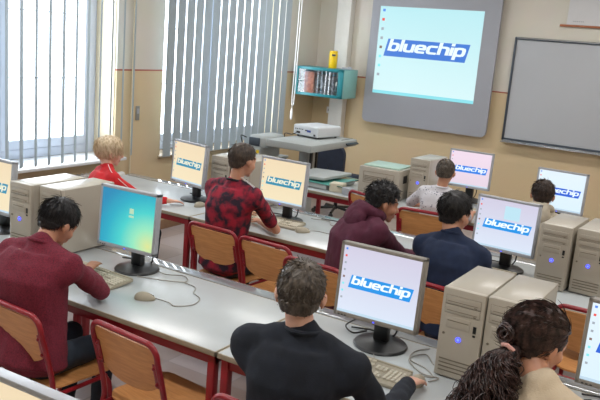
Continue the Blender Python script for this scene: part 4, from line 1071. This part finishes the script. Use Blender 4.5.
# girl with ponytail
p3, j3 = person(dict(label='girl with long curly dark ponytail and cream top at the bottom right', pelvis=(-.42, 1.98, .56), neck=(-.405, 2.10, 1.205), head=(-.45, 2.17, 1.302), hs=.96, look=(-36, -16, 0), turn=-12,
    hands=((-.50, 2.50, .79), (-.22, 2.50, .79)), s=.97, nocollar=True, skin='skin_a', lip='lip', shirt='cream', shirtname='top', hairmat='h_curl', hair=dict(len=.06, lift=.10, mess=.18, th=.0028, lump=.004, grow=.008, long=True, tie=(-.075, -.100, .010), nape=-.070, ear=-.008, wave=.2), seed=8, nstr=1800, vox=.006))
def ponytail(t, J):
    r = random.Random(11); loc = J['loc']; H, R, hs = J['H'], J['R'], J['hs']
    tie = Vector((-.498, 2.075, 1.298))
    g = bez([tie, tie+Vector((-.022, -.040, -.045)), tie+Vector((-.035, -.065, -.12)), tie+Vector((-.05, -.085, -.21)), tie+Vector((-.06, -.11, -.33))], 10)
    m = MB()
    for i in range(900):
        ph = r.uniform(0, 2*PI); rad = math.sqrt(r.random())*r.choice((1, 1, 1, 1.12)); f0 = r.uniform(3.5, 6.5); a0 = r.uniform(0, 6.28); amp = r.uniform(.006, .017); L = r.uniform(.45, 1.0); pts = []
        N = 26; dr = Vector((r.gauss(0, .012), r.gauss(0, .012), r.gauss(0, .012)))
        for k in range(N):
            u = k/(N-1)*L; x = u*(len(g)-1); i0 = int(x); q = g[min(len(g)-1, i0)].lerp(g[min(len(g)-1, i0+1)], x-i0)
            W = .020+.100*min(1, u*1.15)
            off = Vector((math.cos(ph)*W*rad, math.sin(ph)*W*rad*.8, math.cos(ph)*W*rad*.25))+dr*u
            am = amp*min(1, u*4)
            off += Vector((math.cos(a0+u*f0*6.28), math.sin(a0+u*f0*6.28), .6*math.sin(a0*2+u*f0*5.1)))*am
            pts.append(q+off-loc)
        m.tube(pts, .0026, n=4, r1=.0009, cap=False)
    o = m.build('ponytail', 'h_curl', t)
    m = MB()
    for i in range(90):
        ph = r.uniform(0, 6.28); c = tie+Vector((-.020, -.002, .034))+Vector((r.gauss(0, .004), r.gauss(0, .004), r.gauss(0, .004))); pts = []
        u1 = Vector((1+r.gauss(0, .25), -.5+r.gauss(0, .25), r.gauss(0, .25))).normalized(); u2 = Vector((r.gauss(0, .25), r.gauss(0, .25), 1)); u2 = (u2-u1*u2.dot(u1)).normalized(); rr = r.uniform(.012, .024)
        for k in range(12): th = ph+k*.5; pts.append(c+(u1*math.cos(th)+u2*math.sin(th))*rr-loc)
        m.tube(pts, .003, n=4, cap=False)
    m.build('hair_bun_loop', 'h_curl', t)
    m = MB(); d = (g[4]-g[0]).normalized(); u = d.orthogonal().normalized(); w = d.cross(u)
    m.tube([tie+d*.012+(u*math.cos(2*PI*k/20)+w*math.sin(2*PI*k/20))*(.021+.002*math.sin(k*2.2))-loc for k in range(20)], .0065, n=8, closed=True); m.build('hair_tie', mat('pale_pink_hair_tie', s2l(214, 160, 150), .7, bump=.3), t)
ponytail(p3, j3)
# blond boy
p4, j4 = person(dict(label='blond boy in a bright red top by the window', pelvis=(-4.25, 4.15, .545), neck=(-4.355, 4.25, .985), head=(-4.385, 4.30, 1.105), look=(-38, -8, 0), turn=-26, legdir=(.60, .80, 0),
    hands=((-4.42, 4.42, .66), (-3.83, 4.42, .782)), hdir=((0, 1, -.2), (.35, 1, -.1)), elbows={1: (-4.02, 4.30, .785)}, s=.88, hs=1.03, span=.175, wide=1.15, skin='skin_b', lip='lip', shirt='red', hairmat='h_blond', hair=dict(len=.085, lift=.12, mess=.12, th=.0034, lump=.003, grow=.010, long=True, fr=-.03, ear=-.012, nape=-.066, top=.004), seed=12, nstr=1500, vox=.008, sleeve=.92, curl=.5))
def piping(t, J, sides, offs, mat_, name='sleeve_stripe', r=.0035):
    for q in sides:
        m = MB()
        for o_ in offs:
            a = J['nb']-J['up']*.010*J['s']+J['ax']*q*.06-J['loc']; S = J['S'][q]-J['loc']; e = J['elbow'][q]-J['loc']
            n_ = Vector((0, 0, 1))*.058*J['s']; b_ = -J['fw']
            pts = [a+n_*.85+b_*o_, S+n_*1.08+b_*o_, S.lerp(e, .25)+n_*.75+J['ax']*q*.035+b_*(o_+.004), S.lerp(e, .6)+n_*.45+J['ax']*q*.045+b_*(o_+.006)]
            m.tube(bez(pts, 6), r, n=6)
        m.build(name, mat_, t)
piping(p4, j4, (1,), (.014,), 'white', r=.0024)
# tie-dye boy
p5, j5 = person(dict(label='boy in a red and navy tie-dye T-shirt in the middle row', pelvis=(-3.00, 4.03, .555), neck=(-2.965, 4.07, 1.130), head=(-2.935, 4.10, 1.272), hs=1.03, look=(-14, -8, 0), turn=-6,
    hands=((-3.20, 4.55, .79), (-2.99, 4.44, .782)), hdir=((.2, 1, 0), (-1, .5, 0)), elbows={1: (-2.765, 4.32, .785)}, poles={-1: (-1, 0, -.6)}, s=.94, span=.20, wide=1.14, skin='skin_a', lip='lip', shirt='tie', shirtname='tie_dye_shirt', collar='navyedge', hairmat='h_mid', hair=dict(short, len=.026, top=.006, nape=-.085), seed=15, nstr=1200, vox=.008, sleeve=.37, trousers='trouser'))
piping(p5, j5, (1,), (-.002, .010), 'white', r=.0018)
# plum hoodie
p6, j6 = person(dict(label='boy in a plum hoodie with black curly hair, head turned right', pelvis=(-2.02, 3.90, .555), neck=(-1.905, 4.0, 1.125), head=(-1.845, 4.04, 1.187), hs=1.0, look=(-50, -12, -4), turn=-38,
    hands=((-1.92, 4.50, .79), (-1.72, 4.46, .79)), s=.97, span=.185, wide=1.12, hunch=.05, skin='skin_c', lip='lip', shirt='plum', shirtname='hoodie', hairmat='h_black', hair=dict(short, len=.035, lift=.6, mess=.9, th=.0032, top=.018, lump=.008, nape=-.075), seed=18, nstr=1500, vox=.007))
def hood(t, J, m_):
    s = J['s']; nb = J['nb']; up, ax, fw = J['up'], J['ax'], J['fw']; b = MB(); N = 14
    P = [nb+up*(.014+.034*math.cos(th))*s+(ax*math.sin(th)*.090-fw*math.cos(th)*.082)*s for th in [2*PI*k/N for k in range(N)]]
    for k in range(N): b.cap(P[k], P[(k+1) % N], .033*s, .033*s)
    b.ell(nb-fw*.092*s-up*.030*s, (.105*s, .058*s, .095*s), R=Matrix((ax, fw, up)).transposed()); b.ell(nb-fw*.080*s+up*.038*s, (.088*s, .042*s, .045*s), R=Matrix((ax, fw, up)).transposed())
    volume(b, .008, 4, 'hood', m_, t, J['loc'], disp=.006, dsc=22)
hood(p6, j6, 'plum')
# navy pupil
p7, j7 = person(dict(label='person in a navy pullover facing the lilac-white monitor', pelvis=(-1.30, 3.95, .555), neck=(-1.395, 4.04, 1.090), head=(-1.412, 4.09, 1.197), hs=1.03, look=(-24, -10, 0), turn=-2,
    hands=((-1.52, 4.42, .79), (-1.27, 4.46, .79)), poles={1: (.15, -.3, -1), -1: (-.4, -.3, -1)}, shz={1: -.02, -1: -.02}, s=.97, span=.18, wide=1.1, skin='skin_a', lip='lip', shirt='navy', hairmat='h_black', hair=dict(short, len=.040, lift=.2, mess=.25, top=.018, lump=.004, nape=-.100, grow=.003), seed=21, nstr=1500, vox=.007))
p8, j8 = person(dict(label='boy in a white speckled T-shirt at the front row', pelvis=(-2.17, 5.79, .555), neck=(-2.115, 5.74, 1.025), head=(-2.105, 5.75, 1.150), look=(10, -12, 0), turn=0,
    hands=((-2.36, 6.04, .79), (-1.95, 6.08, .79)), poles={-1: (-1, 0, -.6)}, s=.88, hs=.97, span=.155, skin='skin_a', lip='lip', shirt='dotted', hairmat='h_brown', hair=dict(short, len=.02, nape=-.088), seed=24, nstr=900, vox=.009, sleeve=.45))
p9, j9 = person(dict(label='child in an oatmeal hoodie at the far right of the front row', pelvis=(-1.32, 5.72, .545), neck=(-1.325, 5.77, .985), head=(-1.33, 5.80, 1.092), look=(12, -12, 0), turn=6,
    hands=((-1.5, 6.12, .79), (-1.15, 6.14, .79)), s=.88, hs=1.08, skin='skin_a', lip='lip', shirt='oat', shirtname='hoodie', hairmat='h_dbrown', hair=dict(short, len=.032, nape=-.088, grow=.002), seed=27, nstr=1000, vox=.009))
hood(p9, j9, 'oat')
